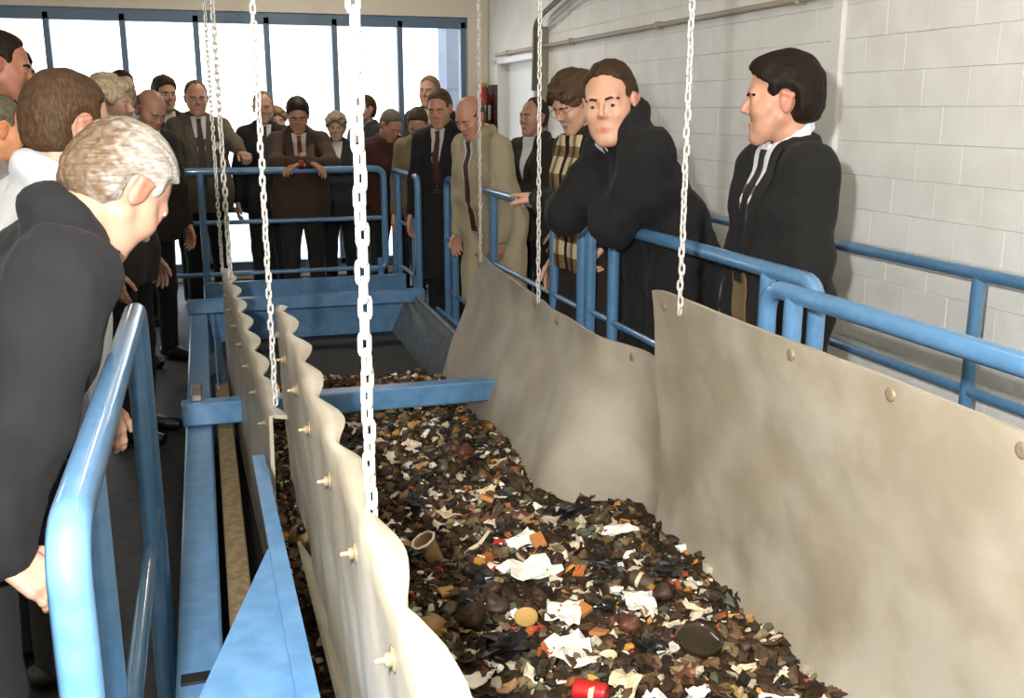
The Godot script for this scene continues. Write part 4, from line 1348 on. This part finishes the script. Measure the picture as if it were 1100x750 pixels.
func sheet_scrap(sd: int, w: float, l: float, curl: float) -> Geo:
	# a creased scrap with a ragged outline
	var g := sheet_geo(func(u: float, v: float):
		var a := u - 0.5
		var b := v - 0.5
		var ragged := 1.0 + 0.22 * lumps.get_noise_2d(sd * 9.1 + atan2(b, a) * 2.5, sd * 3.3)
		var y := curl * (a * a * 1.4 - b * b) * 0.8 + 0.22 * lumps.get_noise_2d(u * 4.0 + sd * 7.7, v * 4.0 - sd * 2.1) + 0.10 * absf(a + b * (0.5 + 0.1 * (sd % 5)))
		return Vector3(a * w * ragged, y * w, b * l * ragged), 5, 5, w * 0.03)
	var f := Geo.new()
	for k in range(0, g.i.size(), 3): facet(f, [g.v[g.i[k]], g.v[g.i[k + 1]], g.v[g.i[k + 2]]])
	return f

func clump(sd: int, squash: Vector3, rough: float, rings := 5, sides := 8, crisp := false) -> Geo:
	var g := Geo.new()
	for a in rings + 1:
		var t := PI * a / rings
		for b in sides:
			var q := TAU * b / sides
			var d := Vector3(sin(t) * cos(q), cos(t), sin(t) * sin(q))
			var r := 0.5 * (1.0 + rough * lumps.get_noise_3dv(d * 2.6 + Vector3.ONE * sd * 5.3))
			g.v.append(d * r * squash)
	for a in rings:
		for b in sides:
			var b2 := (b + 1) % sides
			g.quad(a * sides + b, a * sides + b2, (a + 1) * sides + b2, (a + 1) * sides + b)
	if not crisp: return g
	var f := Geo.new()
	for k in range(0, g.i.size(), 3):
		if (g.v[g.i[k]] - g.v[g.i[k + 1]]).cross(g.v[g.i[k]] - g.v[g.i[k + 2]]).length_squared() > 1e-12:
			facet(f, [g.v[g.i[k]], g.v[g.i[k + 1]], g.v[g.i[k + 2]]])
	return f

func dented(g: Geo, sd: int, amount: float) -> Geo:
	for k in g.v.size():
		g.v[k] += Vector3(lumps.get_noise_3dv(g.v[k] * 4.0 + Vector3.ONE * sd), 0, lumps.get_noise_3dv(g.v[k] * 4.0 - Vector3.ONE * sd)) * amount
	return g

func litter(called: String, label: String, category: String, group: String, x: float, z: float, parts: Array, size: float, rise := 0.2, tilt := 0.35) -> void:
	var y := heap(x, z)
	var b := Basis.from_euler(Vector3(rnd.randf_range(-tilt, tilt), rnd.randf() * TAU, rnd.randf_range(-tilt, tilt)))
	var at := Transform3D(b.scaled(Vector3.ONE * size), Vector3(x, y + rise * size, z))
	if parts.size() == 1:
		var o := put(called, parts[0][1], parts[0][2])
		o.transform = at
		tag(o, label, category, group)
		if group: shared.append([o, label, x, z])
		return
	var t := thing(called, label, category, Vector3.ZERO, group)
	t.transform = at
	for p in parts: put(p[0], p[1], p[2], t)

func build_refuse() -> void:
	lumps.seed = 31; lumps.frequency = 0.5; lumps.fractal_octaves = 2
	rnd.seed = 77
	# the packed heap itself
	var g := Geo.new()
	var nx := 80
	var nz := 260
	for a in nz + 1:
		var z := lerpf(-4.98, 0.5, float(a) / nz)
		for b in nx + 1:
			var x := lerpf(0.10, right_edge(z) + 0.02, float(b) / nx)
			g.v.append(Vector3(x, heap(x, z), z))
			var m := lumps.get_noise_2d(x * 60.0, z * 60.0)
			var col := Color(0.016, 0.009, 0.005).lerp(Color(0.050, 0.032, 0.016), clampf(0.4 + 0.9 * m, 0, 1))
			g.c.append(col)
	for a in nz:
		for b in nx:
			var p := a * (nx + 1) + b
			g.quad(p, p + nx + 1, p + nx + 2, p + 1)
	var wet := painted("wet_refuse", 0.6, 0.3)
	var base := put("refuse_heap", g, wet)
	tag(base, "dark brown heap of mixed refuse filling the conveyor between the rubber skirts", "refuse", "", "stuff")
	# loose crumbs, too many to count
	var crumbs := thing("loose_refuse", "countless small brown and pale refuse bits scattered over the heap", "refuse")
	crumbs.set_meta("kind", "stuff")
	var tones := [[Color(0.045, 0.026, 0.013), 34], [Color(0.020, 0.016, 0.013), 22], [Color(0.10, 0.060, 0.028), 16], [Color(0.16, 0.115, 0.060), 9], [Color(0.42, 0.36, 0.26), 7], [Color(0.66, 0.62, 0.54), 5], [Color(0.30, 0.085, 0.028), 3], [Color(0.40, 0.20, 0.04), 2], [Color(0.07, 0.075, 0.05), 6], [Color(0.35, 0.03, 0.025), 1]]
	var pick := func() -> Color:
		var n := rnd.randi() % 105
		for t in tones:
			n -= t[1]
			if n < 0: return t[0] * rnd.randf_range(0.7, 1.3)
		return tones[0][0]
	var shapes := [clump(1, Vector3(1, 0.6, 0.8), 1.0, 3, 6, true), clump(2, Vector3(1.0, 0.35, 0.6), 1.1, 3, 5, true), clump(3, Vector3(1.6, 0.3, 0.4), 0.9, 3, 5, true), sheet_scrap(4, 1.0, 0.8, 0.5)]
	for k in shapes.size():
		var mm := MultiMesh.new()
		mm.transform_format = MultiMesh.TRANSFORM_3D
		mm.use_colors = true
		mm.mesh = shapes[k].mesh()
		mm.instance_count = [6500, 4500, 3200, 3000][k]
		for n in mm.instance_count:
			var z := -0.5 - pow(rnd.randf(), 0.8) * 4.45
			var x := rnd.randf_range(0.12, right_edge(z) - 0.005)
			var size := (0.009 + 0.034 * pow(rnd.randf(), 1.8)) * (1.15 if k == 3 else 1.0)
			var q := Basis.from_euler(Vector3(rnd.randf_range(-0.7, 0.7), rnd.randf() * TAU, rnd.randf_range(-0.7, 0.7))).scaled(Vector3.ONE * size)
			mm.set_instance_transform(n, Transform3D(q, Vector3(x, heap(x, z) + size * 0.18, z)))
			mm.set_instance_color(n, pick.call())
		var mi := MultiMeshInstance3D.new()
		mi.name = ["crumb", "flake", "sliver", "shred"][k]
		mi.multimesh = mm
		mi.material_override = wet
		crumbs.add_child(mi, true)
	# single pieces
	var white := flat("litter_white", Color(0.86, 0.84, 0.80), 0.6)
	var cream := flat("litter_cream", Color(0.76, 0.70, 0.58), 0.7)
	var tan := flat("litter_tan", Color(0.58, 0.46, 0.30), 0.75)
	var orange := flat("litter_orange", Color(0.66, 0.42, 0.22), 0.6)
	var ochre := flat("litter_ochre", Color(0.66, 0.53, 0.30), 0.5)
	var red := flat("litter_red", Color(0.66, 0.09, 0.09), 0.35)
	var black := flat("litter_black", Color(0.075, 0.07, 0.065), 0.3)
	var brown := flat("litter_brown", Color(0.20, 0.13, 0.08), 0.6)
	var olive := flat("litter_olive", Color(0.26, 0.22, 0.15), 0.45)
	var rust := flat("litter_rust", Color(0.34, 0.19, 0.11), 0.55)
	var glassy := flat("litter_glass", Color(0.17, 0.14, 0.09), 0.08)
	var papers := []
	for k in 7: papers.append(sheet_scrap(20 + k, 1.0, rnd.randf_range(0.55, 0.9), rnd.randf_range(-0.5, 0.6)).mesh())
	var bags := []
	for k in 5: bags.append(clump(40 + k, Vector3(1.0, 0.45, 0.85), 1.1, 8, 12, true).mesh())
	var rocks := []
	for k in 5: rocks.append(clump(60 + k, Vector3(1.0, 0.6, 0.85), 0.8, 6, 9).mesh())
	var sticks := []
	for k in 3: sticks.append(tube_geo([Vector3(-0.5, 0, 0), Vector3(-0.1, 0.06 * (k - 1), 0.05), Vector3(0.5, 0.02, -0.03)], [0.07, 0.08, 0.05], 6).mesh())
	var cup := dented(lathe_geo([Vector2(0.001, -0.5), Vector2(0.27, -0.5), Vector2(0.36, 0.42), Vector2(0.40, 0.46), Vector2(0.38, 0.5), Vector2(0.33, 0.42), Vector2(0.25, -0.44), Vector2(0.001, -0.44)], 14), 3, 0.08).mesh()
	var rim := tube_geo([Vector3(0.4, 0.48, 0), Vector3(0.283, 0.48, 0.283), Vector3(0, 0.48, 0.4), Vector3(-0.283, 0.48, 0.283), Vector3(-0.4, 0.48, 0), Vector3(-0.283, 0.48, -0.283), Vector3(0, 0.48, -0.4), Vector3(0.283, 0.48, -0.283)], 0.045, 6, true).mesh()
	var can := dented(lathe_geo([Vector2(0.001, -0.5), Vector2(0.26, -0.5), Vector2(0.30, -0.46), Vector2(0.30, 0.42), Vector2(0.25, 0.48), Vector2(0.25, 0.5), Vector2(0.23, 0.48), Vector2(0.001, 0.48)], 16), 5, 0.10).mesh()
	var band := dented(lathe_geo([Vector2(0.303, 0.02), Vector2(0.306, 0.03), Vector2(0.306, 0.16), Vector2(0.303, 0.17)], 16), 5, 0.10).mesh()
	var bottle := lathe_geo([Vector2(0.001, -0.5), Vector2(0.17, -0.5), Vector2(0.19, -0.46), Vector2(0.19, 0.05), Vector2(0.16, 0.16), Vector2(0.075, 0.28), Vector2(0.07, 0.40), Vector2(0.001, 0.40)], 14).mesh()
	var stopper := lathe_geo([Vector2(0.001, 0.37), Vector2(0.085, 0.37), Vector2(0.085, 0.49), Vector2(0.001, 0.5)], 12).mesh()
	var lid := lathe_geo([Vector2(0.001, -0.05), Vector2(0.46, -0.05), Vector2(0.5, 0.0), Vector2(0.5, 0.10), Vector2(0.46, 0.10), Vector2(0.45, 0.0), Vector2(0.001, 0.0)], 18).mesh()
	var carton := box_geo(Vector3(-0.5, -0.12, -0.35), Vector3(0.5, 0.12, 0.35), 0.03).mesh()
	var gpaper := "white paper scraps on the heap"
	var special := {
		0: "largest sheet of creased white paper in the middle of the refuse", 1: "torn white wrapper under the orange printed carton piece", 2: "small orange and white printed carton piece on a torn wrapper",
		3: "big crumpled white paper just above the red can", 4: "flat white paper scrap nearest the bottom of the frame", 5: "cream crumpled paper right of the red can", 6: "bright white paper with an ochre card beside it",
		8: "white and ochre paper scrap right of the torn wrapper", 9: "long white paper strip by the seam of the right-hand skirts", 13: "narrow upright white scrap next to the foreground skirt",
		18: "round ochre yellow disc in the heap", 21: "tan plastic cup with a white rim lying on its side", 23: "tan bottle with dark cap beside the blue flange at left", 24: "dented red can with a pale band", 27: "round dark glass jar base with a shiny rim", 35: "pale dented cup half under the foreground skirt"}
	var spots := [["paper", 0.762, -2.320, 0.149], ["paper", 0.791, -2.137, 0.116], ["card", 0.833, -2.145, 0.061], ["paper", 0.736, -1.942, 0.128], ["paper", 0.855, -1.705, 0.083], ["paper", 0.812, -1.802, 0.090], ["paper", 0.794, -2.537, 0.112], ["card", 0.842, -2.495, 0.053], ["paper", 0.987, -2.113, 0.104], ["paper", 1.096, -2.507, 0.104], ["scrap", 1.102, -2.032, 0.065], ["paper", 1.070, -1.596, 0.081], ["scrap", 1.19, -1.585, 0.051], ["paper", 0.478, -1.870, 0.060], ["scrap", 0.637, -2.818, 0.098], ["scrap", 0.814, -2.972, 0.079], ["scrap", 1.023, -1.990, 0.057], ["scrap", 1.079, -1.756, 0.054], ["disc", 0.678, -2.097, 0.059], ["lump", 0.548, -2.137, 0.072], ["lump", 0.517, -2.221, 0.051], ["cup", 0.538, -2.542, 0.089], ["bag", 0.455, -2.523, 0.103], ["bottle", 0.194, -2.707, 0.160], ["can", 0.721, -1.776, 0.074], ["card", 0.491, -2.636, 0.043], ["card", 0.810, -2.921, 0.066], ["jar", 1.024, -1.862, 0.107], ["bag", 0.607, -2.010, 0.132], ["bag", 0.926, -1.914, 0.074], ["lump", 0.439, -2.090, 0.088], ["lump", 0.624, -2.189, 0.069], ["bag", 0.990, -2.704, 0.115], ["stick", 0.684, -2.550, 0.090], ["stick", 0.770, -2.427, 0.077], ["cup", 0.235, -2.499, 0.076], ["bag", 0.468, -3.528, 0.103], ["lid", 0.495, -1.960, 0.036], ["bag", 1.016, -2.351, 0.103], ["can", 1.042, -2.223, 0.069], ["bottle", 0.639, -1.872, 0.083], ["lid", 0.957, -3.019, 0.050], ["card", 0.534, -2.322, 0.044], ["bag", 1.134, -2.251, 0.093], ["scrap", 0.950, -2.469, 0.053], ["scrap", 1.136, -1.695, 0.041]]
	var placed := []
	shared.clear()
	for k in spots.size():
		var s: Array = spots[k]
		var what: String = special.get(k, "")
		placed.append(Vector3(s[1], s[3], s[2]))
		match s[0]:
			"paper": litter("paper_scrap", what if what else "crumpled white paper scrap", "paper", "" if what else gpaper, s[1], s[2], [["", papers[k % 7], cream if k == 5 else white]], s[3], 0.15, 0.2)
			"scrap": litter("paper_scrap", "small cream paper scrap", "paper", "cream paper scraps", s[1], s[2], [["", papers[(k + 3) % 7], cream]], s[3], 0.2)
			"card": litter("carton_piece", what if what else "small orange carton piece", "carton", "" if what else "orange carton pieces", s[1], s[2], [["", carton, orange if k % 3 else ochre]], s[3], 0.4)
			"disc": litter("yellow_disc", what, "lid", "", s[1], s[2], [["", lid, ochre]], s[3], 0.35)
			"lump": litter("food_scrap", "rounded brown food scrap", "food scrap", "brown food scraps", s[1], s[2], [["", rocks[k % 5], [tan, brown, olive][k % 3]]], s[3], 0.25)
			"cup": litter("plastic_cup", what, "cup", "", s[1], s[2], [["wall", cup, tan if k == 21 else cream], ["rim", rim, white]], s[3], 0.35, 1.2)
			"bag": litter("plastic_bag", "crumpled black plastic piece", "bag", "black bag pieces", s[1], s[2], [["", bags[k % 5], black]], s[3], 0.15)
			"bottle": litter("bottle", what if what else "small dark bottle lying left of the red can", "bottle", "", s[1], s[2], [["glass_body", bottle, tan if k == 23 else glassy], ["cap", stopper, black]], s[3], 0.3, 1.4)
			"can": litter("tin_can", what if what else "dull olive can lying near the right-hand skirt", "can", "", s[1], s[2], [["can_body", can, red if k == 24 else olive], ["pale_band", band, cream]], s[3], 0.35, 1.5)
			"jar": litter("glass_jar", what, "jar", "", s[1], s[2], [["jar_base", lid, glassy]], s[3], 0.25, 0.3)
			"stick": litter("wood_splinter", "pale wood splinter", "splinter", "pale wood splinters", s[1], s[2], [["", sticks[k % 3], cream]], s[3], 0.25)
			"lid": litter("jar_lid", "small round jar lid", "lid", "small round lids", s[1], s[2], [["", lid, [cream, olive][k % 2]]], s[3], 0.4)
	var kinds := [
		["food_scrap", "dark brown organic lump", "food scrap", "dark organic lumps", rocks, [brown, brown, rust, olive], 0.20, 60],
		["plastic_bag", "crumpled black plastic piece", "bag", "black bag pieces", bags, [black], 0.15, 38],
		["paper_scrap", "small cream paper scrap", "paper", "cream paper scraps", papers, [cream, tan], 0.2, 44],
		["paper_scrap", "crumpled white paper scrap", "paper", gpaper, papers, [white], 0.2, 26],
		["leaf_scrap", "curled brown peel piece", "scrap", "brown leaf and peel pieces", papers, [brown, rust, olive], 0.2, 70],
		["carton_piece", "small orange carton piece", "carton", "orange carton pieces", [carton], [orange, ochre, rust], 0.3, 14],
		["wood_splinter", "pale wood splinter", "splinter", "pale wood splinters", sticks, [cream, tan], 0.2, 18],
		["jar_lid", "small round jar lid", "lid", "small round lids", [lid], [cream, olive, tan], 0.3, 12]]
	for kind in kinds:
		var n := 0
		var tries := 0
		while n < kind[7] and tries < 4000:
			tries += 1
			var z := -1.15 - pow(rnd.randf(), 1.1) * 3.2
			var x := rnd.randf_range(0.20 if z < -2.5 else 0.30, right_edge(z) - 0.05)
			var size := rnd.randf_range(0.030, 0.062)
			if kind[0] in ["plastic_bag", "food_scrap"]: size *= 1.3
			var ok := true
			for p in placed:
				if Vector2(p.x - x, p.z - z).length() < (p.y + size) * 0.42:
					ok = false
					break
			if not ok: continue
			placed.append(Vector3(x, size, z))
			litter(kind[0], kind[1], kind[2], kind[3], x, z, [["", kind[4][rnd.randi() % kind[4].size()], kind[5][rnd.randi() % kind[5].size()]]], size, kind[6], 0.5)
			n += 1
	tell_apart()

# pieces of one look are told apart by the landmark they lie next to
var shared := []
const MARKS := [["the red can", 0.721, -1.776], ["the largest paper sheet", 0.762, -2.32], ["the torn wrapper", 0.791, -2.137], ["the glass jar base", 1.024, -1.862], ["the tan cup", 0.538, -2.542],
	["the near blue cross beam", 0.5, -3.70], ["the seam of the right skirts", 1.10, -2.62], ["the foreground skirt", 0.33, -1.6], ["the foot of the chained skirt", 0.98, -3.3], ["the frame's bottom edge", 0.9, -1.3], ["the ochre disc", 0.678, -2.097], ["the tan capped bottle", 0.194, -2.707]]
func tell_apart() -> void:
	var sets := {}
	for e in shared:
		var best := 1e9
		var name := ""
		var side := ""
		for m in MARKS:
			var dx: float = e[2] - m[1]
			var dz: float = e[3] - m[2]
			var d := Vector2(dx, dz).length()
			if d < best:
				best = d
				name = m[0]
				side = ("right of " if dx > 0 else "left of ") if absf(dx) > absf(dz) else ("in front of " if dz > 0 else "behind ")
		var key: String = str(e[1]) + "|" + side + name
		if not sets.has(key): sets[key] = []
		sets[key].append([best, e[0], e[1], side + name])
	var order := ["nearest", "second nearest", "third nearest", "fourth nearest", "fifth nearest", "sixth nearest", "seventh nearest", "eighth nearest", "ninth nearest", "tenth nearest", "eleventh nearest", "twelfth nearest", "thirteenth nearest", "fourteenth nearest", "farthest"]
	for key in sets:
		var a: Array = sets[key]
		a.sort_custom(func(p, q): return p[0] < q[0])
		for k in a.size():
			a[k][1].set_meta("label", "%s %s%s" % [a[k][2], a[k][3], "" if a.size() == 1 else ", " + order[mini(k, 14)]])
